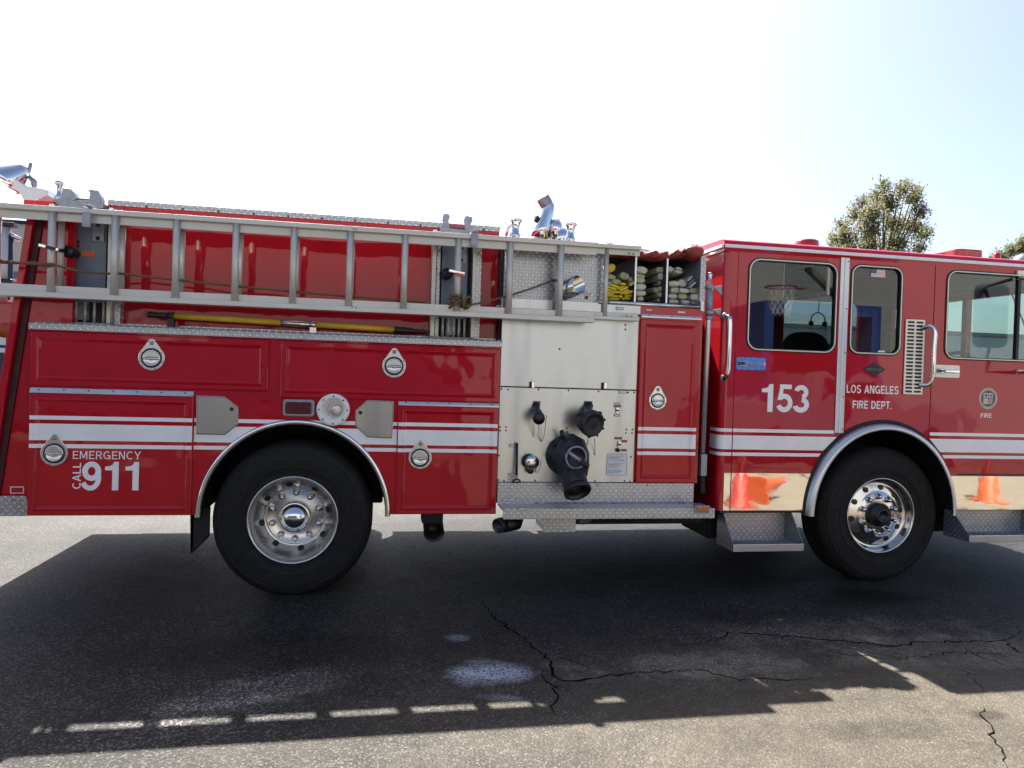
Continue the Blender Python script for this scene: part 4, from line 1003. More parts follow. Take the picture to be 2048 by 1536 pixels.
# grab handles
def grab(pix, Ys, rad, mat, par):
    pts = [at(x, y, Y) for (x, y), Y in zip(pix, Ys)]
    sm = []
    for i in range(len(pts)-1):
        p0, p1, p2, p3 = pts[max(i-1, 0)], pts[i], pts[i+1], pts[min(i+2, len(pts)-1)]
        for k in range(6):
            t = k/6; sm.append(.5*((2*p1)+(p2-p0)*t+(2*p0-5*p1+4*p2-p3)*t*t+(3*p1-p0-3*p2+p3)*t**3))
    sm.append(pts[-1]); return tube('grab_handle', sm, rad, mat, par, 12)
grab([(1451, 632), (1458, 634), (1460, 650), (1457, 730), (1453, 752), (1447, 757)], [0, -.07, -.085, -.085, -.07, 0], .018, 'chrome', FE)
grab([(1845, 657), (1860, 652), (1870, 664), (1868, 700), (1866, 745), (1858, 768), (1838, 770)], [-.01, -.06, -.085, -.085, -.085, -.06, -.01], .018, 'chrome', FE)
for px, py in ((1451, 632), (1447, 757)):
    c = at(px, py); MB().lathe([(.028, 0), (.028, .008), (.02, .012)], (c.x, 0, c.z), n=20).build('handle_base', 'cast_grey', FE)
# door latches
def paddle(px0, py0, px1, py1, mat, par):
    g = quad(px0, py0, px1, py1); g = (g[0], g[1], (g[2]), (g[3]))
    MB().prism(rrect(g[0], g[1], g[2], g[3], .014), -.006, 0, .002).build('latch_backplate', mat, par)
    zc = (g[2]+g[3])/2; L = g[1]-g[0]
    m = MB(); m.prism([(g[0]+L*.06, zc+.018), (g[0]+L*.30, zc+.022), (g[0]+L*.34, zc+.010), (g[1]-L*.06, zc+.014), (g[1]-L*.06, zc-.014), (g[0]+L*.34, zc-.010), (g[0]+L*.30, zc-.022), (g[0]+L*.06, zc-.018)], -.026, -.005, .005); m.build('paddle_handle', 'chrome', par)
    MB().lathe([(.013, .03), (.010, .034), (0, .032)], (g[0]+L*.30, 0, zc), n=18).build('lock_cylinder', 'cast_grey', par)
    box('paddle_recess', g[0]+L*.05, g[0]+L*.22, -.029, -.02, zc-.012, zc+.012, 'black', par, .003)
paddle(1473, 714, 1530, 741, 'blue_plate', dA); paddle(1869, 729, 1918, 756, 'cream_plate', dC)
# mirror arm stubs at the front
tube('mirror_arm', [at(2038, 556, -.02), at(2075, 560, -.25), at(2120, 640, -.3), at(2075, 745, -.25), at(2038, 745, -.02)], .016, 'chrome', FE)
c = at(2112, 620, -.30); MB().prism(rrect(c.x-.13, c.x+.13, c.z-.28, c.z+.28, .06), -.36, -.24, .02).build('mirror_head', 'plate_grey', FE)
for y in (546, 744): c = at(2040, y); box('mirror_bracket', c.x-.04, c.x+.06, -.02, -.0005, c.z-.018, c.z+.018, 'cream_plate', dC, .004)
# mirror-polished lower panels
g = (CX0+.005, S1-.004, fz(1450, 1022), fz(1520, 946)); zc0, zc1 = fz(1520, 1021), fz(1520, 946)
m = MB(); m.prism([(S1+.002, zc0), (S1+.002, zc1), (FA[0]-farch_x(zc1)-.02, zc1), (FA[0]-farch_x(zc0)-.02, zc0)], -.005, -.0005, .0015); m.build('kick_panel', 'mirror_steel', dA, 'mirror-polished kick panel low on the rear cab door')
m = MB(); m.box(CX0+.05, S1-.006, -.005, -.0005, zc0, zc1, .001); m.build('kick_panel', 'mirror_steel', FE)
m = MB(); m.prism([(FA[0]+farch_x(zc0)+.02, zc0), (FA[0]+farch_x(zc1)+.02, zc1-.012), (4.69, zc1-.012), (4.69, zc0)], -.005, -.0005, .0015); m.build('kick_panel', 'mirror_steel', dC, 'mirror-polished kick panel low on the front cab door')
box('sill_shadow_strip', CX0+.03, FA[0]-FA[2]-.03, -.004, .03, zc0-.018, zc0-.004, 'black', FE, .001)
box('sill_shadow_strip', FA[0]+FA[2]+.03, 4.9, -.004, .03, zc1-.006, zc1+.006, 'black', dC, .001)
# front wheel arch: rubber edge and polished flare standing proud
arc_band(FA[0], FA[1]-.02, FA[2]-.004, FA[3]+.012, .026, -.012, .01).build('arch_rubber', 'rubber', FE)
m = MB(); rows = []
for i in range(61):
    a = math.pi*(1-i/60); rr_ = []
    for k, y in ((.004, -.002), (.0, -.024), (-.006, -.046), (-.020, -.062), (-.044, -.067), (-.050, -.060)): rr_.append((FA[0]+(FA[2]+k)*math.cos(a), y, FA[1]-.03+(FA[3]+.018+k)*math.sin(a)))
    rows.append(rr_)
m.grid(rows, smooth=True); m.build('wheel_flare', 'alu_trim', FE)
liner(FA[0], FA[1], FA[2]-.004, FA[3]-.004, .002, .72).build('wheel_well', 'underbody', FE)
# cab under-structure around the well
box('cab_skirt', CX0+.06, FA[0]-FA[2]-.01, .05, .6, CZ0+.01, .95, 'underbody', FE); box('cab_skirt', FA[0]+FA[2]+.01, CX1-.1, .05, .6, CZ0+.01, .95, 'underbody', FE)
# cab steps
def cab_step(pt, py_t, x0, x1, zt, par=FE):
    """x0,x1 at the front edge"""
    yf = -.17
    st = box('cab_step', x0, x1, yf-.006, yf, zt-.052, zt+.004, 'alu_trim', par, .003)
    m = MB(); m.box(x0+.004, x1-.004, yf+.001, .10, zt-.02, zt-.010); m.build('step_tread', 'diamond_xy', st)
    m = MB()
    for i in range(6):
        y = yf+.02+i*.028
        for k in range(14): xx = x0+.03+(x1-x0-.06)*k/13; m.box(xx-.012, xx+.012, y-.006, y+.006, zt-.010, zt-.003)
    m.build('tread_teeth', 'plate_grey', st)
    m = MB(); m.prism([(.10, .592), (.02, .592), (yf, zt+.003), (yf, zt-.05), (.10, zt-.05)], x0, x0+.006, axis='X'); m.build('step_cheek', 'diamond_yz', st); m = MB(); m.prism([(.10, .592), (.02, .592), (yf, zt+.003), (yf, zt-.05), (.10, zt-.05)], x1-.006, x1, axis='X'); m.build('step_cheek', 'diamond_yz', st)
    m = MB(); m.box(x0+.007, x1-.007, .085, .095, zt-.009, .592); m.build('step_back', 'diamond_xz', st)
a = at(1466, 1090, -.17); b = at(1607, 1090, -.17); cab_step(0, 0, a.x, b.x, a.z)
a = at(1938, 1072, -.17); cab_step(0, 0, a.x, a.x+.75, a.z)
# vertical hand pole in the gap behind the cab
gp = MB(); gp.tube([P3(1419, 562, .03), P3(1417, 640, .03), P3(1405, 905, .03)], .020, 14); gp = gp.build('hand_pole', 'alu_trim', FE)
tube('pole_sleeve', [P3(1420, 572, .03), P3(1418, 632, .03)], .026, 'cast_grey', gp, 14)
for y in (574, 625, 636): c = at(1419, y, .03); MB().lathe([(.033, -.014), (.035, -.01), (.035, .01), (.033, .014)], (c.x, .03, c.z), axis=(0, 0, 1), n=20).build('pole_collar', 'cast_grey', gp)
for y in (574, 620): c = at(1432, y, .05); plate('pole_bracket', [(c.x-.03, c.z), (c.x+.05, c.z+.015), (c.x+.05, c.z-.07), (c.x+.03, c.z-.05)], .04, .06, 'cast_grey', gp, .003)
c = at(1405, 928, .03); box('pole_foot', c.x-.025, c.x+.025, -.0, .055, c.z-.09, c.z+.08, 'cast_grey', gp, .006)
MB().lathe([(0, .06), (.016, .055), (.02, .04), (.014, .01), (.018, 0)], P3(1420, 560, .03), axis=(0, 0, 1), n=16).build('pole_tip', 'polished', gp)
for k in range(9): c = at(1404, 952+k*4, .05); MB().lathe([(.022, -.008), (.030, 0), (.022, .008)], (c.x, .05, c.z), axis=(0, 0, 1), n=14).build('bellows_ring', 'black', gp)
box('gap_panel', 1.405, CX0-.005, .80, W-.1, .45, 2.52, 'underbody', FE)  # unseen filler, sized to stop sun leaking between pump and cab
# roof beacons
c = at(1613, 486, .5); MB().lathe([(.105, -.1), (.105, -.02), (.100, .03), (.085, .042), (0, .046)], (c.x, .5, c.z-.02), axis=(0, 0, 1), n=32).build('roof_beacon', 'red_lens', FE)
o1 = [(1865, 499), (1905, 489), (1912, 487), (1954, 490), (1955, 500), (1948, 503), (1925, 504)]
Yb = .35; a = at(1905, 492, Yb); e = at(1955, 495, Yb)
lb = MB().prism(rrect(a.x, e.x+.02, .28, 1.05, .06), RZ+.045, RZ+.115, .012, axis='Z').build('light_bar', 'red_lens', FE, 'red rotating light bar on the cab roof')
MB().prism([(a.x+.02, .40), (a.x-.34, .95), (a.x-.28, 1.2), (a.x+.10, 1.0)], RZ+.04, RZ+.10, .01, axis='Z').build('light_wing', 'red_lens', lb)
box('light_foot', a.x+.04, e.x-.02, .4, .9, RZ, RZ+.045, 'black', lb, .006)
c = at(2046, 517, .6); MB().lathe([(.10, -.1), (.09, -.02), (.05, .03), (0, .05)], c, axis=(0, 0, 1), n=28).build('roof_horn', 'chrome', FE)
c = at(1994, 510, .5); MB().lathe([(.03, -.1), (.03, 0), (.02, .02), (0, .022)], c, axis=(0, 0, 1), n=16).build('roof_marker', 'red_lens', FE)
# inside the cab
def seat_(x, y, par=FE, face=1):
    s = box('seat', x-.24, x+.24, y-.24, y+.24, 1.30, 1.44, 'seat', FE, .05)
    MB().prism(rrect(y-.23, y+.23, 1.40, 2.02, .14), x-.24*face-.05, x-.24*face+.07, .03, axis='X').build('backrest', 'seat', s)
    box('seat_base', x-.18, x+.18, y-.18, y+.18, 1.02, 1.30, 'interior', s)
seat_(2.15, .55); seat_(2.15, 1.9); seat_(4.02, .55, face=1); seat_(4.02, 1.9, face=1)
rs = fx(1612, 680, .75); MB().prism(rrect(rs-.22, rs+.22, 1.25, 2.06, .17), .70, .82, .03).build('crew_seat_back', 'seat', FE)
box('engine_cover', 2.5, 4.3, .85, 1.65, 1.02, 1.62, 'interior', FE, .06)
box('dashboard', 4.35, 4.85, .1, W-.1, 1.25, 1.58, 'interior', FE, .04)
box('cab_partition', 2.60, 2.66, .08, W-.08, 1.05, 1.80, 'interior', FE, .01)
box('cab_pillar', 2.58, 2.70, 1.95, W-.07, 1.0, CZT-.05, 'interior', FE, .01)
sw = at(1908, 640, .55); tube('steering_column', [(4.45, .6, 1.45), (4.15, .6, 1.78)], .03, 'black', FE)
pts = [(4.15+.12*math.cos(a), .6+.22*math.sin(a), 1.80-.18*math.cos(a)*-.7) for a in [2*math.pi*k/28 for k in range(28)]]
MB().tube(pts, .016, 8, closed=True).build('steering_wheel', 'black', FE)
box('far_mirror', 4.90, 4.98, W+.12, W+.36, 1.75, 2.25, 'interior', FE, .03)
tube('far_mirror_arm', [(4.85, W, 2.35), (4.95, W+.25, 2.3), (4.95, W+.25, 2.2)], .012, 'black', FE)
for y in (.6, 1.6): tube('wiper', [(CX1-.02, y, 1.52), (CX1+.01, y+.35, 1.78)], .008, 'black', FE)

for nm, x0, x1, z0 in (('far_tail_blocker', -3.1, -2.25, .33), ('far_mid_blocker', -.75, .55, .32), ('far_pump_blocker', .62, 1.6, .32), ('far_cab_blocker', 1.66, 2.35, .30), ('far_cab_blocker', 3.8, 4.7, .30)): box(nm, x0, x1, 1.95, 2.28, z0, .575, 'underbody', FE, .03)  # unseen blocks added to keep low sky light from under the truck
# ---- wheels
def wheel(px, py, Yo, rear):
    c = at(px, py, Yo); RT = .545 if rear else .555
    c.z = RT-.016
    wl = bpy.data.objects.new('wheel', None); COL.objects.link(wl); wl.parent = FE
    prof = [(.300, .0), (.312, .006), (.325, .0), (.345, .010), (.40, .018), (.46, .016), (.505, .004), (RT-.018, -.020), (RT-.004, -.045), (RT, -.075)]
    for k in range(4):
        y = -.095-k*.042; prof += [(RT, y+.012), (RT-.014, y+.008), (RT-.014, y-.002), (RT, y-.006)]
    prof += [(RT-.004, -.25), (RT-.02, -.275), (.50, -.295), (.42, -.30), (.33, -.28), (.30, -.27)]
    ty = MB(); ty.lathe(prof, c, n=72)
    for v in ty.bm.verts:
        if v.co.z < .004: v.co.z = .004
        if v.co.z < .10 and abs(v.co.y-(c.y+.14)) > .12: v.co.y += (-.014 if v.co.y < c.y+.14 else .014)*(1-v.co.z/.10)
    ty.build('tyre', 'tyre', wl)
    MB().lathe([(.372, -.004), (.372, .018), (.376, .020), (.380, .018), (.380, -.004)], c, n=72).build('sidewall_rib', 'rubber', wl)
    MB().lathe([(.478, -.004), (.478, .0145), (.483, .016), (.488, .012), (.488, -.004)], c, n=72).build('sidewall_rib', 'rubber', wl)
    lugm = MB(); lugm.box(-.016, .016, -.004, .05, -.014, .012, .002); lugm = lugm.me('tread_lug')
    for k in range(44):
        a = 2*math.pi*k/44; o = link('tread_lug', lugm, 'tyre', wl); o.matrix_local = Matrix.Translation((c.x+(RT-.026)*math.cos(a), c.y+.012, c.z+(RT-.026)*math.sin(a))) @ Matrix.Rotation(-(a-math.pi/2), 4, 'Y')
        if o.matrix_local.translation.z < .03: bpy.data.objects.remove(o)
    if rear:
        MB().lathe(prof, c+Vector((0, .34, 0)), n=48).build('inner_tyre', 'tyre', wl)
        MB().lathe([(.302, -.004), (.309, .006), (.306, .014), (.298, .012), (.290, -.004), (.286, -.030), (.276, -.038), (.270, -.070), (.262, -.100), (.245, -.130), (.222, -.155), (.205, -.166), (.200, -.163), (.196, -.168), (.10, -.170), (.08, -.170)], c, n=72).build('rim', 'rim_alu', wl)
        h = c+Vector((0, .170, 0)); ring_r, hole_r, n_h, ly = .166, .240, 8, .168
        MB().lathe([(.112, 0), (.112, .07), (.108, .085), (.102, .090), (.098, .088), (.094, .098), (.074, .124), (.040, .142), (0, .147)], h, n=56).build('hub_cap', 'chrome', wl)
        holes_y = .1495
    else:
        MB().lathe([(.302, -.004), (.309, .006), (.306, .014), (.298, .012), (.292, -.004), (.288, -.030), (.280, -.055), (.268, -.066), (.245, -.060), (.20, -.044), (.176, -.040), (.172, -.036), (.10, -.034), (.06, -.034)], c, n=72).build('rim', 'polished', wl)
        h = c+Vector((0, .034, 0)); ring_r, hole_r, n_h, ly = .150, .225, 10, .034
        MB().lathe([(.098, 0), (.098, .035), (.090, .05), (.070, .055), (.062, .075), (.050, .080), (.040, .078), (.036, .066), (0, .064)], h, n=48).build('hub', 'black', wl)
    lm = MB().lathe([(.025, 0), (.025, .007), (.0195, .009), (.0185, .032), (.013, .042), (0, .045)], (0, 0, 0), n=12).me('lug_nut')
    for k in range(10):
        a = 2*math.pi*(k+.5)/10; o = link('lug_nut', lm, 'chrome', wl); o.location = (c.x+ring_r*math.cos(a), c.y+ly, c.z+ring_r*math.sin(a))
    # hand holes: dark openings seated on the rim cone
    for k in range(n_h):
        a = 2*math.pi*(k+.25)/n_h; rad = Vector((math.cos(a), 0, math.sin(a)))
        if rear: ax = (Vector((0, -1, 0))*.70-rad*.71).normalized(); p = c+rad*.2345+Vector((0, .142, 0))
        else: ax = (Vector((0, -1, 0))-rad*-.18).normalized(); p = c+rad*.225+Vector((0, .052, 0))
        MB().lathe([(.023, -.004), (.023, .0025), (.017, .0028), (0, .0028)], p+ax*.003, axis=ax, n=18).build('hand_hole', 'black', wl)
    return c
cR = wheel(586, 1046, .03, True); cF = wheel(1760, 1034, .05, False)
# wheels of the far side
for cc in (cR, cF):
    MB().lathe([(.28, -.02), (.40, .02), (.50, .0), (.545, -.06), (.545, -.22), (.50, -.28), (.28, -.28)], (cc.x, W-.03, cc.z), axis=(0, 1, 0), n=48).build('far_tyre', 'tyre', FE)
    if cc is cR: MB().lathe([(.28, -.36), (.40, -.33), (.50, -.35), (.545, -.41), (.545, -.57), (.50, -.63), (.28, -.63)], (cc.x, W-.03, cc.z), axis=(0, 1, 0), n=48).build('far_tyre', 'tyre', FE)
    MB().lathe([(.28, -.02), (.1, -.06), (0, -.06)], (cc.x, W-.03, cc.z), axis=(0, 1, 0), n=32).build('far_rim', 'polished', FE)
# mud flap behind the rear wheel
m = MB(); A = at(381, 1032, .12); B = at(416, 1095, .12)
m.prism([(A.x, .60), (A.x+.13, .60), (A.x+.125, .42), (A.x+.085, .36), (A.x+.02, .30), (A.x+.01, .30)], .10, .13, .002); m.box(A.x+.01, A.x+.025, .10, .62, .29, .60); m.build('mud_flap', 'rubber', FE)

# ================================================================== EXTENSION LADDER hung on the racks
LD = thing('extension_ladder', 'aluminium two-section extension ladder hung along the fire engine side', 'ladder', (-1.4, -.13, 0))
LD_OFF = Vector((1.4, .13, 0))
def lpart(o): o.location = Vector(o.location)+LD_OFF; return o
LX0, LX1 = -4.15, .57
def rail(x0, x1, zf0, zf1, zw0, zw1, yf0, yf1, yw0, yw1, name):
    m = MB(); m.box(x0, x1, yf0, yf1, zf0, zf1, .004); m.box(x0, x1, yw0, yw1, zw0, zw1, .001); return lpart(m.build(name, 'ladder_alu', LD))
rail(LX0, LX1, 2.530, 2.563, 2.478, 2.531, -.165, -.072, -.125, -.115, 'base_rail')
rail(LX0, LX1-.01, 1.986, 2.020, 2.019, 2.066, -.165, -.072, -.125, -.115, 'base_rail')
FX0, FX1 = -3.9, .935
rail(FX0, FX1, 2.548, 2.576, 2.508, 2.549, -.070, .035, -.030, -.020, 'fly_rail')
rail(FX0, FX1, 2.020, 2.046, 2.045, 2.075, -.070, .035, -.030, -.020, 'fly_rail')
for k in range(-3, 10):
    x = -3.021+.3693*k
    if x > LX0+.1: lpart(MB().tube([(x, -.140, 2.0), (x, -.140, 2.545)], .0225, 14).build('base_rung', 'ladder_alu', LD))
for k in range(12):
    x = .679-.3693*k
    if x > FX0+.1: lpart(MB().tube([(x, -.022, 2.03), (x, -.022, 2.56)], .019, 12).build('fly_rung', 'ladder_alu', LD))
def bolts(pix, Y, r):
    for px, py in pix:
        c = at(px, py, Y); lpart(MB().lathe([(0, r*.5), (r*.8, r*.4), (r, 0)], (c.x, Y, c.z), n=10).build('rail_bolt', 'cast_grey', LD))
bolts([(1258, 507), (1267, 508)], -.0705, .009); bolts([(1253, 632), (1263, 633)], -.0705, .009)
bolts([(707, 457), (712, 458), (705, 615), (712, 616)], -.1655, .006)
# halyard rope: run along the rungs, coil and tail
def sag(p, q, n=14, s=.02): return [p.lerp(q, i/n)-Vector((0, 0, s*4*(i/n)*(1-i/n))) for i in range(n+1)]
A = at(-60, 507, -.17); B = at(104, 528, -.17); C_ = at(240, 547, -.075); D_ = at(845, 604, -.075); E_ = at(900, 608, -.10)
lpart(MB().tube(sag(A, B)+sag(B, C_)[1:]+sag(C_, D_, 24, .012)[1:]+sag(D_, E_)[1:], .0075, 8).build('halyard', 'rope', LD))
lpart(MB().tube(sag(at(-60, 514, -.16), at(70, 524, -.16))+sag(at(70, 524, -.16), at(110, 529, -.165))[1:], .0075, 8).build('halyard', 'rope', LD))
c = at(912, 600, -.14); pts = []
for i in range(80):
    a = i/79*2*math.pi*4.6; pts.append((c.x+.040*math.cos(a)*(1+.1*math.sin(i)), -.140+.040*math.sin(a), c.z+.042-.095*i/79+.004*math.sin(i*1.7)))
lpart(MB().tube(pts, .0085, 7).build('rope_coil', 'rope', LD))
k0 = at(936, 605, -.17); pts = [(k0.x+.034*math.cos(i*.83)*(.6+.4*math.sin(i*.41)), -.165+.03*math.sin(i*1.31), k0.z+.042*math.sin(i*.83+.4)) for i in range(34)]
lpart(MB().tube(pts, .0085, 7).build('rope_knot', 'rope', LD))
lpart(MB().tube(sag(at(940, 610, -.16), at(1102, 562, -.05), 18, .015), .0065, 8).build('rope_tail', 'rope', LD))
c = at(1108, 561, -.02); lpart(MB().tube([(c.x+.026*math.cos(a), -.022+.026*math.sin(a), c.z+.002*math.sin(3*a)) for a in [2*math.pi*i/16 for i in range(16)]], .008, 7, closed=True).build('rope_hitch', 'rope', LD))

# ================================================================== PIKE POLE on the rear body rail
PP = thing('pike_pole', 'yellow pike pole with black grip clamped above the rear compartments', 'pike pole', (-2.0, .07, 0))
def pp(o): o.location = Vector(o.location)-Vector((-2.0, .07, 0)); return o
def Q(px, py): c = at(px, py, .07); return c
a, b = Q(345, 632), Q(790, 659.5)
def on(px): t = (px-345)/(790-345); return a.lerp(b, t)
def ln(p0, p1): return [on(p0), on(p1)]
pp(tube('grip', [on(298), on(300), on(344)], [.015, .021, .021], 'black', PP, 14))
pp(tube('shaft', ln(344, 556), .0195, 'yellow_pole', PP, 14)); pp(tube('ferrule', ln(556, 622), .022, 'polished', PP, 14)); pp(tube('shaft', ln(622, 789), .0195, 'yellow_pole', PP, 14))
pp(MB().tube([on(789), on(800), on(825), on(845), on(868)], [.026, .026, .020, .012, .006], 14).build('socket', 'black', PP))
pp(MB().tube([on(838), on(850)+Vector((0, 0, .010)), on(862)+Vector((0, 0, -.012)), on(856)+Vector((0, 0, -.030))], [.008, .009, .007, .004], 8).build('hook', 'cast_black', PP))
for px, top in ((343, 1), (621, 0)):
    c = on(px); m = MB(); m.box(c.x-.022, c.x+.022, .045, .095, 1.838, c.z-.018, .003); m.lathe([(.021, -.016), (.027, -.016), (.027, .016), (.021, .016)], (c.x, .07, c.z), axis=(1, 0, 0), n=20, closed=True)
    m.build('pole_clamp', 'black' if top else 'polished', FE)

# ================================================================== HOSES folded in the bays
def hose(name, label, folds, mat, wmat=None, depth=.5, Yf=.06):
    h = thing(name, label, 'fire hose', (folds_x(folds), .3, 0), 'hoses folded in the bays')
    off = -Vector(h.location)
    for (cx, cy, w_, hh, an) in folds:
        px, py = 1190+cx/9.31, 480+cy/9.31; Y = Yf+random.uniform(-.01, .04)
        c = at(px, py, Y); hw, hz = w_/9.31/255/2*1.03, hh/9.31/255/2*1.04
        rr = min(hz*.9, .03)
        m = MB(); n = 6
        pts = rrect(-hw, hw, -hz, hz, rr, 4)
        # rounded fold end: shrink towards the front
        rows = []
        for y, k in ((0.0, .55), (.006, .82), (.018, .97), (.035, 1.0), (depth, 1.0)):
            rows.append([(x*(.96+.04*k), y, z*k) for x, z in pts])
        T = Matrix.Translation(c) @ Matrix.Rotation(-R(an), 4, 'Y') @ Matrix.Rotation(R(random.uniform(-5, 5)), 4, 'Z')
        rows = [[T @ Vector(p) for p in r] for r in rows]
        V, fs = m.grid(rows, closed=True, smooth=True); f = m.bm.faces.new(V[0][::-1])
        o = m.build('fold', mat(c) if callable(mat) else mat, h); o.location = off
    return h
def folds_x(f): return at(1190+sum(q[0] for q in f)/len(f)/9.31, 560, .3).x
# (x, y, width, height, tilt) measured in the bay
hose('fire_hose', 'bright yellow fire hose folded in the bay next to the ladder end', [
    (230, 940, 190, 52, 2), (405, 965, 150, 58, 0), (250, 985, 190, 50, -4), (240, 1030, 190, 52, -3), (400, 1045, 170, 50, -6), (220, 1090, 190, 48, 0), (370, 1095, 170, 46, 0), (585, 1090, 170, 56, 4), (640, 1035, 170, 56, 8), (630, 975, 170, 55, 18),
    (545, 905, 170, 58, 24), (555, 965, 170, 55, 24), (320, 895, 170, 55, -12), (480, 885, 150, 52, 14), (365, 850, 160, 50, -14), (530, 815, 110, 50, -8), (480, 1050, 60, 60, 0)], 'hose_yellow')
hose('fire_hose', 'pale green fire hose lying on top of the bright yellow folds', [
    (285, 520, 200, 150, 22), (275, 670, 230, 95, -14), (560, 665, 170, 130, -16), (405, 775, 150, 100, -3), (235, 810, 150, 95, 0), (700, 720, 150, 80, 30), (715, 800, 150, 70, 34)], lambda c: random.choice(['hose_pale', 'hose_pale', 'hose_yellow']))
hose('fire_hose', 'cream fire hose stacked in a single column in the middle bay', [
    (880, 555, 200, 130, -8), (840, 665, 190, 70, -6), (850, 745, 170, 110, 0), (860, 870, 190, 120, 4), (860, 990, 190, 100, 2), (850, 1095, 120, 90, 0)], lambda c: random.choice(['hose_white', 'hose_pale']))
hose('fire_hose', 'cream fire hose stacked against the right divider of the middle bay', [
    (1240, 550, 190, 110, 4), (1270, 675, 180, 135, 0), (1280, 800, 170, 90, -4), (1150, 930, 110, 100, -20), (1260, 910, 150, 90, -4), (1250, 1020, 140, 110, 0), (1230, 1120, 120, 80, 0)], lambda c: random.choice(['hose_white', 'hose_pale']), Yf=.12)
hose('fire_hose', 'off-white fire hose stacked in rows in the bay beside the cab', [
    (1480, 810, 200, 105, 2), (1640, 800, 170, 140, -10), (1500, 930, 180, 110, 2), (1670, 940, 180, 90, -4), (1860, 940, 190, 110, 0), (1450, 1045, 170, 100, 0), (1640, 1050, 170, 115, -4), (1880, 1065, 180, 130, 0), (1470, 1145, 170, 80, 0), (1690, 1155, 160, 80, 0), (1880, 1170, 190, 70, 0), (1400, 540, 110, 120, 0), (1560, 560, 100, 200, 80)], lambda c: random.choice(['hose_white', 'hose_white', 'hose_pale']), Yf=.075)
hose('fire_hose', 'blue and cream striped fire hose tilted on top beside the cab', [
    (1770, 720, 120, 40, 45), (1800, 780, 160, 60, 45), (1830, 830, 150, 40, 42)], lambda c: 'hose_blue' if abs(fz(1190+1800/9.31, 480+780/9.31, .06)-c.z) < .015 else 'hose_pale', Yf=.05)

# ================================================================== rolled red cover over the bays
tp = thing('hose_bay_cover', 'crumpled red tarpaulin rolled along the top of the hose bays', 'tarpaulin', (1.2, .1, 0))
m = MB(); n = 60; path = []; rad = []
K = [(1212, 500), (1240, 501), (1270, 505), (1300, 509), (1330, 508), (1355, 505), (1375, 501), (1392, 503)]
rows = []
for i in range(n+1):
    t = i/n*(len(K)-1); j = min(int(t), len(K)-2); u = t-j
    px = K[j][0]*(1-u)+K[j+1][0]*u; py = K[j][1]*(1-u)+K[j+1][1]*u; c = at(px, py+3, .10)
    ring = []
    for k in range(14):
        a = 2*math.pi*k/14; wob = 1+.22*math.sin(i*.9+k*1.7)+.16*math.sin(i*.37+k*.8)
        ring.append((c.x, .125+.075*math.cos(a)*wob, c.z+.034*math.sin(a)*wob))
    rows.append(ring)
V, fs = m.grid(rows, closed=True, smooth=True); m.bm.faces.new(V[0][::-1]); m.bm.faces.new(V[-1])
o = m.build('roll', 'tarp', tp); o.location = (-1.2, -.1, 0)
for (px, py, s) in ((1215, 497, .055), (1386, 505, .075)):
    c = at(px, py, .09); m = MB(); rows = []
    for i in range(9):
        th = math.pi*i/8; rows.append([(c.x+s*math.sin(th)*math.cos(f)*(1+.25*math.sin(3*f+i)), c.y+s*math.sin(th)*math.sin(f), c.z+s*.8*math.cos(th)*(1+.2*math.sin(5*f+i*2))) for f in [2*math.pi*k/18 for k in range(18)]])
    m.grid(rows, closed=True, smooth=True); o = m.build('bunched_end', 'tarp', tp); o.location = (-1.2, -.1, 0)

# ================================================================== headset hanging in the crew cab
hx = at(1636, 640, 1.3)
hs = thing('headset', 'black headset hanging on its cord inside the rear cab window', 'headset', hx)
o = MB().tube([(0, 0, .5), (.01, 0, .25), (0, 0, .12)], .008, 8).build('cord', 'black', hs)
MB().tube([(.13*math.sin(a)*1., 0, .12-.26*(1-math.cos(a))*.5) for a in [R(d) for d in range(-110, 111, 15)]], .010, 8).build('band', 'black', hs)
for s in (-1, 1): MB().lathe([(.035, -.02), (.045, 0), (.035, .03), (0, .035)], (s*.12, 0, -.06), axis=(s, 0, 0), n=16).build('ear_cup', 'black', hs)

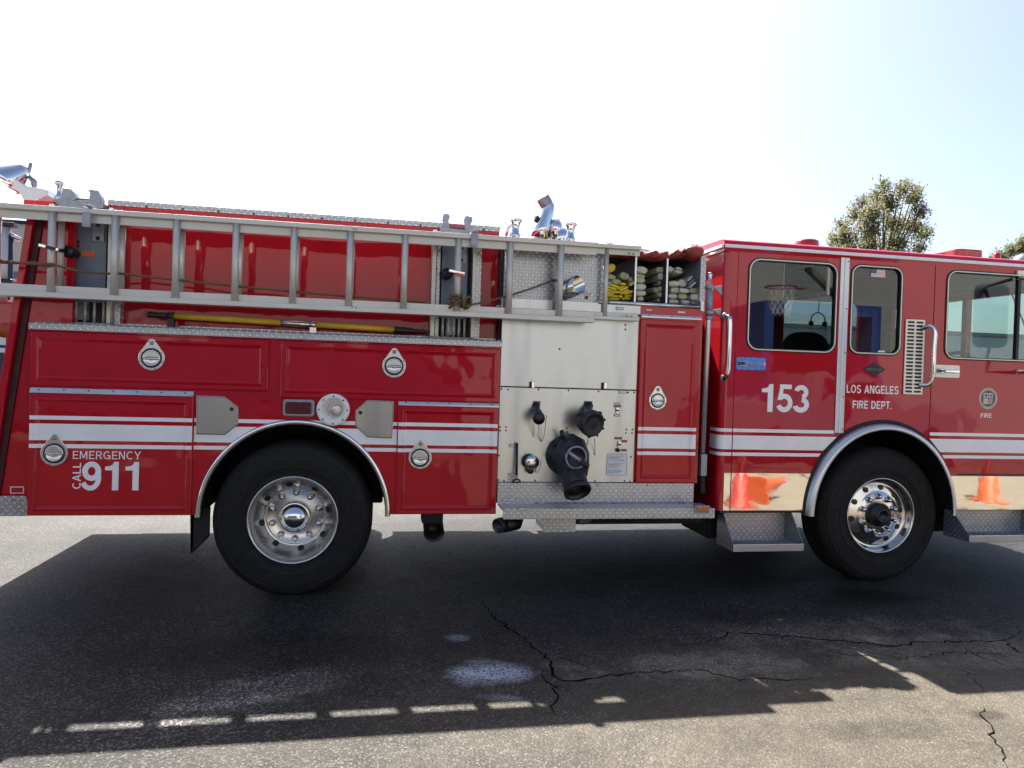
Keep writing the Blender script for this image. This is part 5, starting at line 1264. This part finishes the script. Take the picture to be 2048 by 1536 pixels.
# ================================================================== TREES beyond the yard
def tree(name, label, base, clumps, trunk_h, seed, nleaf, lsize):
    rnd = random.Random(seed)
    t = thing(name, label, 'tree', base); B = Vector(base)
    m = MB(); m.tube([(0, 0, 0), (.1, 0, trunk_h*.4), (0, .1, trunk_h*.75), (.1, 0, trunk_h)], [.30, .24, .18, .10], 10)
    for c, r in clumps:
        l = c-B; s = Vector((0, 0, max(trunk_h*.45, min(trunk_h, l.z-1.6*math.hypot(l.x, l.y)-.8))))
        md = s.lerp(l, .5)+Vector((rnd.uniform(-.2, .2), rnd.uniform(-.2, .2), rnd.uniform(-.1, .3)))
        m.tube([s, md, l, l+Vector((rnd.uniform(-.2, .2), 0, r*.7))], [.09, .055, .025, .008], 6)
        for k in range(5):
            d = Vector((rnd.gauss(0, 1), rnd.gauss(0, 1), rnd.gauss(.4, .8))).normalized()*r*.9; m.tube([l-d*.1, l+d], [.018, .005], 4)
    m.build('trunk', 'bark', t)
    tot = sum(r**2.2 for c, r in clumps); verts = []; faces = []
    for c, r in clumps:
        l = c-B; k = int(nleaf*r**2.2/tot)
        twigs = [Vector((rnd.gauss(0, 1), rnd.gauss(0, 1), rnd.gauss(.25, .9))).normalized()*r*rnd.uniform(.45, 1.12) for _ in range(max(8, k//24))]
        for i in range(k):
            tw = rnd.choice(twigs); f = rnd.random()**.6
            p = l+tw*f+Vector((rnd.gauss(0, .09), rnd.gauss(0, .09), rnd.gauss(0, .09)))*(1+.6*r)*1.7
            s = lsize*rnd.uniform(.6, 1.35); n_ = Vector((rnd.gauss(0, 1), rnd.gauss(0, 1), rnd.gauss(0, 1))).normalized()
            u = n_.orthogonal().normalized(); v = n_.cross(u); an = rnd.uniform(0, 6.28); e = u*math.cos(an)+v*math.sin(an); g = n_.cross(e)
            q = len(verts)
            verts += [p-e*s, p+g*s*.42+n_*s*.1, p+e*s, p-g*s*.42+n_*s*.1]; faces.append((q, q+1, q+2, q+3))
    me = bpy.data.meshes.new('crown'); me.from_pydata(verts, [], faces); me.update()
    link('crown', me, 'leaf', t); return t
YT = 34.0
cl = [(1690, 480, 26), (1680, 450, 16), (1672, 478, 14), (1712, 430, 20), (1722, 405, 16), (1735, 460, 28), (1745, 425, 24), (1757, 395, 22), (1770, 375, 14), (1780, 410, 26), (1790, 450, 30), (1800, 380, 18), (1815, 372, 13), (1822, 400, 20), (1835, 385, 14), (1838, 425, 20), (1828, 455, 24), (1845, 470, 18), (1790, 490, 30), (1840, 495, 18), (1735, 495, 30), (1700, 500, 24), (1858, 462, 9), (1664, 490, 10), (1760, 530, 34), (1810, 535, 34), (1710, 540, 30)]
sc_ = 1450/ (YT+5.2)
rd = random.Random(3)
clumps = [(at(x, y, YT+rd.uniform(-1.6, 1.6)), r/sc_*1.12) for x, y, r in cl]
bx_ = at(1765, 600, YT); tree('leafy_tree', 'leafy green tree rising behind the middle of the cab roof', (bx_.x, YT, 0), clumps, 8.5, 5, 17000, .10)
cl2 = [(2000, 505, 14), (2018, 497, 14), (2035, 490, 16), (2050, 480, 18), (2075, 470, 26), (2100, 480, 30), (2060, 505, 24), (1992, 508, 8), (2120, 500, 30), (2080, 520, 30)]
clumps = [(at(x, y+9, YT+4+rd.uniform(-1.5, 1.5)), r/(1450/(YT+9.2))*1.02) for x, y, r in cl2]
bx_ = at(2085, 600, YT+4); tree('leafy_tree', 'leafy tree at the right edge behind the cab roof front', (bx_.x, YT+4, 0), clumps, 8.0, 8, 15000, .10)

# ================================================================== neighbours seen past the tail of the engine
xr = fx(27, 650, 10.0)
NT = thing('parked_truck', 'red truck with white and blue band parked behind the tail of the engine', 'truck', (xr-3.5, 11.2, 0))
no = -Vector(NT.location)
def npart(o): o.location = no; return o
zt_ = fz(10, 603, 10); z_s = [fz(8, q, 10) for q in (672, 690, 696, 705, 708, 712)]
m = MB(); m.box(xr-6.6, xr, 10, 12.4, 1.0, zt_, .05); npart(m.build('body', 'red_flat', NT))
m = MB(); m.box(xr-6.62, xr-.12, 9.985, 9.998, z_s[1], z_s[0], .002); npart(m.build('white_band', 'white_trim', NT))
m = MB(); m.box(xr-6.62, xr-.12, 9.985, 9.998, z_s[3], z_s[2], .002); npart(m.build('white_band', 'white_trim', NT))
m = MB(); m.box(xr-6.62, xr-.16, 9.985, 9.998, 1.1, z_s[3]-.004, .002); npart(m.build('navy_panel', 'navy', NT))
m = MB(); m.box(xr-6.62, xr-.12, 9.987, 9.998, z_s[2]+.002, z_s[1]-.002, .002); npart(m.build('navy_panel', 'navy', NT))
c = at(6, 660, 9.95); npart(MB().lathe([(.14, -.03), (.13, .02), (.06, .05), (0, .06)], c, n=28).build('side_lamp', 'cone_orange', NT))
m = MB(); m.box(xr-9.0, xr-6.65, 10.05, 12.35, 1.0, 2.9, .1); npart(m.build('cab', 'red_flat', NT))
m = MB(); m.box(xr-9.02, xr-7.2, 10.04, 12.36, 1.9, 2.6, .02); npart(m.build('cab_windows', 'glass_dark', NT))
m = MB(); m.box(xr-8.8, xr-.1, 10.6, 11.8, .7, 1.05); npart(m.build('frame', 'underbody', NT))
for x in (xr-8.0, xr-2.6, xr-1.3):
    for y in (10.05, 12.05): npart(MB().lathe([(.0, .15), (.28, .15), (.30, .17), (.50, .15), (.55, .08), (.55, -.08), (.50, -.15), (.0, -.15)], (x, y+.15, .55), n=32).build('wheel', 'tyre', NT))
c = at(9, 560, 10.3); npart(tube('light_mast', [(c.x, 10.3, zt_-.02), (c.x, 10.3, fz(9, 455, 10.3))], .09, 'ladder_alu', NT, 16))
q = quad(-40, 442, 32, 455, 10.3); m = MB(); m.box(q[0], q[1], 10.2, 10.4, q[2], q[3], .02); npart(m.build('mast_head', 'cast_black', NT))
npart(tube('mast_lever', [at(22, 470, 10.3), at(20, 560, 10.3), at(14, 600, 10.3)], .05, 'cast_black', NT, 10))
npart(tube('mast_arm', [at(12, 472, 10.3), at(22, 470, 10.3), at(42, 480, 10.3)], .045, 'polished', NT, 10))
q = quad(-30, 556, 28, 574, 10.2); m = MB(); m.box(q[0], q[1], 10.1, 10.5, q[2], q[3], .03); npart(m.build('mast_winch', 'cast_black', NT))

Yb_ = 30.0; q = quad(-900, 447, 200, 900, Yb_)
BB = thing('stucco_building', 'beige stucco building in the distance behind the tail of the engine', 'building', ((q[0]+q[1])/2, Yb_+5, 0)); bo = -Vector(BB.location)
q = (q[0], q[1], 0, fz(35, 447, Yb_)); m = MB(); m.box(q[0], q[1], Yb_, Yb_+10, 0, q[3], .02); o = m.build('wall', 'stucco', BB); o.location = bo
m = MB(); m.box(q[0]-.2, q[1]+.2, Yb_-.2, Yb_+10.2, q[3]+.004, q[3]+.12, .02); o = m.build('parapet', 'roof_dark', BB); o.location = bo
zz_ = fz(30, 545, Yb_); m = MB(); m.box(q[0], q[1]+.01, Yb_-.03, Yb_-.002, zz_-.25, zz_+.05, .005); o = m.build('band_course', 'plate_grey', BB); o.location = bo
for k in range(5):
    x = q[1]-4-k*4.2; m = MB(); m.box(x-.6, x+.6, Yb_-.02, Yb_-.002, 1.2, 2.6); w_ = m.build('window', 'white_trim', BB); w_.location = bo; m = MB(); m.box(x-.52, x+.52, Yb_-.03, Yb_-.021, 1.28, 2.52); o = m.build('pane', 'glass_dark', w_)

WH = thing('warehouse', 'long pale warehouse far behind the cab, seen through its windows', 'building', (30, 31, 0)); who = -Vector(WH.location)
m = MB(); m.box(4, 60, 28, 42, 0, 4.4, .02); o = m.build('wall', 'white_trim', WH); o.location = who
m = MB(); m.box(3.9, 60.1, 27.9, 42.1, 4.404, 4.6, .02); o = m.build('parapet', 'plate_steel', WH); o.location = who
m = MB(); m.box(4, 60, 27.93, 27.998, 0, .45, .01); o = m.build('plinth', 'plate_grey', WH); o.location = who
for k in range(6):
    x = 9+k*8.5; m = MB(); m.box(x-1.6, x+1.6, 27.90, 27.927, .0, 3.2, .01); d = m.build('roller_door', 'plate_steel', WH); d.location = who
    for j in range(10): m = MB(); m.box(x-1.58, x+1.58, 27.885, 27.899, .32*j+.02, .32*j+.27, .008); m.build('slat', 'alu_trim', d)

# ================================================================== the yard behind the camera (seen in the glass, paint and chrome)
WB = thing('block_building', 'long grey block-walled building reflected in the cab windows', 'building', (4, -14.5, 0)); wo = -Vector(WB.location)
m = MB(); m.box(-22, 30, -20, -13, 0, 6.2, .02); o = m.build('wall', 'block_wall', WB); o.location = wo
m = MB(); m.box(-22.1, 30.1, -20.1, -12.9, 6.204, 6.4, .02); o = m.build('parapet', 'roof_dark', WB); o.location = wo
struct(MB().box(-30, 40, -12.9, -8.6, -.05, .12, .02).build('pavement', 'concrete'))
struct(MB().box(0.2, 40, -8.59, -3.1, -.05, .006).build('concrete_apron', 'concrete'))
def mir(px, py, Y):  # where a reflection in the cab side would stand
    c = at(px, py, -Y); return Vector((c.x, Y, c.z))
# blue storage booth
b0 = mir(1528, 700, -9.0); b1 = mir(1762, 700, -9.0); zt2 = mir(1640, 606, -9.0).z
BO = thing('storage_booth', 'tall blue steel booth with dark doorway reflected in the cab windows', 'booth', ((b0.x+b1.x)/2, -10, .12)); oo = -Vector(BO.location)
m = MB(); t_ = .22; m.box(b0.x, b0.x+t_, -11.5, -9, .12, zt2, .01); m.box(b1.x-t_, b1.x, -11.5, -9, .12, zt2, .01); m.box(b0.x+t_, b1.x-t_, -11.5, -9, zt2-.25, zt2, .01); o = m.build('frame', 'booth_blue', BO); o.location = oo
m = MB(); m.box(b0.x+t_, b1.x-t_, -11.4, -10.6, .14, zt2-.25); o = m.build('doorway', 'black', BO); o.location = oo
# basketball hoop
HY = -4.6; rc = mir(1564, 574, HY); rr = .225
BH = thing('basketball_hoop', 'basketball hoop with red rim and net reflected in the rear cab window', 'basketball hoop', (rc.x+1.5, HY, 0)); ho = -Vector(BH.location)
o = MB().tube([(rc.x+rr*math.cos(a), HY+rr*math.sin(a), rc.z) for a in [2*math.pi*k/32 for k in range(32)]], .010, 8, closed=True).build('rim', 'hoop_red', BH); o.location = ho
m = MB()
for k in range(12):
    for s in (-1, 1):
        p = []
        for j in range(9):
            a = 2*math.pi*(k+s*.5*j*.75)/12; r_ = rr*(1-.42*(j/8)**.8); p.append((rc.x+r_*math.cos(a), HY+r_*math.sin(a), rc.z-.42*j/8))
        m.tube(p, .004, 5)
o = m.build('net', 'net', BH); o.location = ho
bxx = rc.x+rr+.15
m = MB(); m.box(bxx, bxx+.02, HY-.55, HY+.55, rc.z-.10, rc.z+.62); o = m.build('backboard', 'clear_board', BH); o.location = ho
m = MB()
for (y0, y1, z0, z1) in ((HY-.58, HY+.58, rc.z+.62, rc.z+.67), (HY-.58, HY+.58, rc.z-.15, rc.z-.10), (HY-.58, HY-.55, rc.z-.10, rc.z+.62), (HY+.55, HY+.58, rc.z-.10, rc.z+.62), (HY-.2, HY+.2, rc.z+.30, rc.z+.33)): m.box(bxx-.01, bxx+.03, y0, y1, z0, z1)
o = m.build('board_frame', 'seal_white', BH); o.location = ho
o = MB().tube([(rc.x+rr, HY, rc.z), (bxx, HY, rc.z)], .02, 8).build('rim_arm', 'hoop_red', BH); o.location = ho
o = MB().tube([(bxx+.03, HY, rc.z+.3), (bxx+.6, HY, rc.z-.15), (bxx+.75, HY, rc.z-.4), (bxx+.75, HY, 0)], .05, 12).build('pole', 'black', BH); o.location = ho
o = MB().box(bxx+.5, bxx+1.4, HY-.4, HY+.4, 0.0, .22, .05).build('base', 'black', BH); o.location = ho
# traffic cones
def cone(label, loc, rot=(0, 0, 0), mat='cone_orange'):
    t = thing('traffic_cone', label, 'traffic cone', loc, 'traffic cones in the yard'); t.rotation_euler = rot
    MB().prism(rrect(-.18, .18, -.18, .18, .03), 0, .03, .006, axis='Z').build('base', mat, t)
    MB().lathe([(.14, .03), (.13, .05), (.035, .70), (.025, .71), (.02, .69)], (0, 0, 0), axis=(0, 0, 1), n=28).build('cone', mat, t); return t
g = gnd(1975, 1004); cone('upright orange traffic cone reflected in the front kick panel', (g.x, -g.y, 0))
g = gnd(1530, 1006); cone('toppled orange traffic cone reflected in the rear kick panel', (g.x-.15, -g.y, .17), (R(82), 0, R(60)))
g = gnd(1478, 1012); cone('red-orange traffic cone standing left of the toppled cone in the reflection', (g.x, -g.y, 0), mat='hoop_red')

# vehicles parked across the yard, seen only as reflections
BT = thing('cargo_van', 'long dark cargo van parked across the yard, reflected in the rear body paint', 'van', (-5, -10.8, 0)); to = -Vector(BT.location)
def bt(o): o.location = to; return o
bt(MB().box(-12, -1.2, -12.2, -9.6, .6, 2.35, .08).build('cargo_box', 'navy', BT)); bt(MB().prism([(-1.15, .7), (1.0, .7), (1.05, 1.5), (.45, 2.25), (-1.15, 2.3)], -12.1, -9.7, .04).build('cab', 'navy', BT))
bt(MB().prism([(.02, 1.6), (.95, 1.6), (.40, 2.12), (.02, 2.15)], -9.7, -9.68).build('cab_window', 'glass_dark', BT)); bt(MB().box(-11.5, 1.0, -11.5, -10.3, .4, .59, .02).build('frame', 'underbody', BT))
for x in (-10, -8.7, .1):
    for y in (-9.9, -11.9): bt(MB().lathe([(0, .12), (.28, .12), (.30, .15), (.48, .14), (.52, .08), (.52, -.08), (.48, -.14), (0, -.14)], (x, y, .52), axis=(0, 1, 0), n=28).build('wheel', 'tyre', BT))
PK = thing('pickup_truck', 'dark pickup truck parked across the yard, reflected low in the cab side', 'truck', (8.2, -8.6, 0)); ko = -Vector(PK.location)
def pk(o): o.location = ko; return o
pk(MB().prism([(5.6, .45), (10.9, .45), (11.0, 1.0), (10.8, 1.12), (9.4, 1.18), (8.7, 1.80), (7.4, 1.82), (7.25, 1.2), (5.6, 1.2)], -9.6, -7.7, .06, 3).build('body', 'plate_grey', PK))
for x0, x1, s0, s1 in ((7.5, 8.05, 7.5, 8.05), (8.12, 8.65, 8.12, 9.1)): pk(MB().prism([(s0, 1.25), (s1, 1.25), (x1, 1.72), (x0, 1.73)], -7.7, -7.685).build('window', 'glass_dark', PK))
for x in (6.5, 10.0):
    for y in (-7.8, -9.5): pk(MB().lathe([(0, .10), (.22, .10), (.24, .13), (.36, .12), (.39, .07), (.39, -.07), (0, -.10)], (x, y, .39), axis=(0, 1, 0), n=28).build('wheel', 'tyre', PK))

hs.scale = (.6, .6, .6)
bpy.context.view_layer.update()
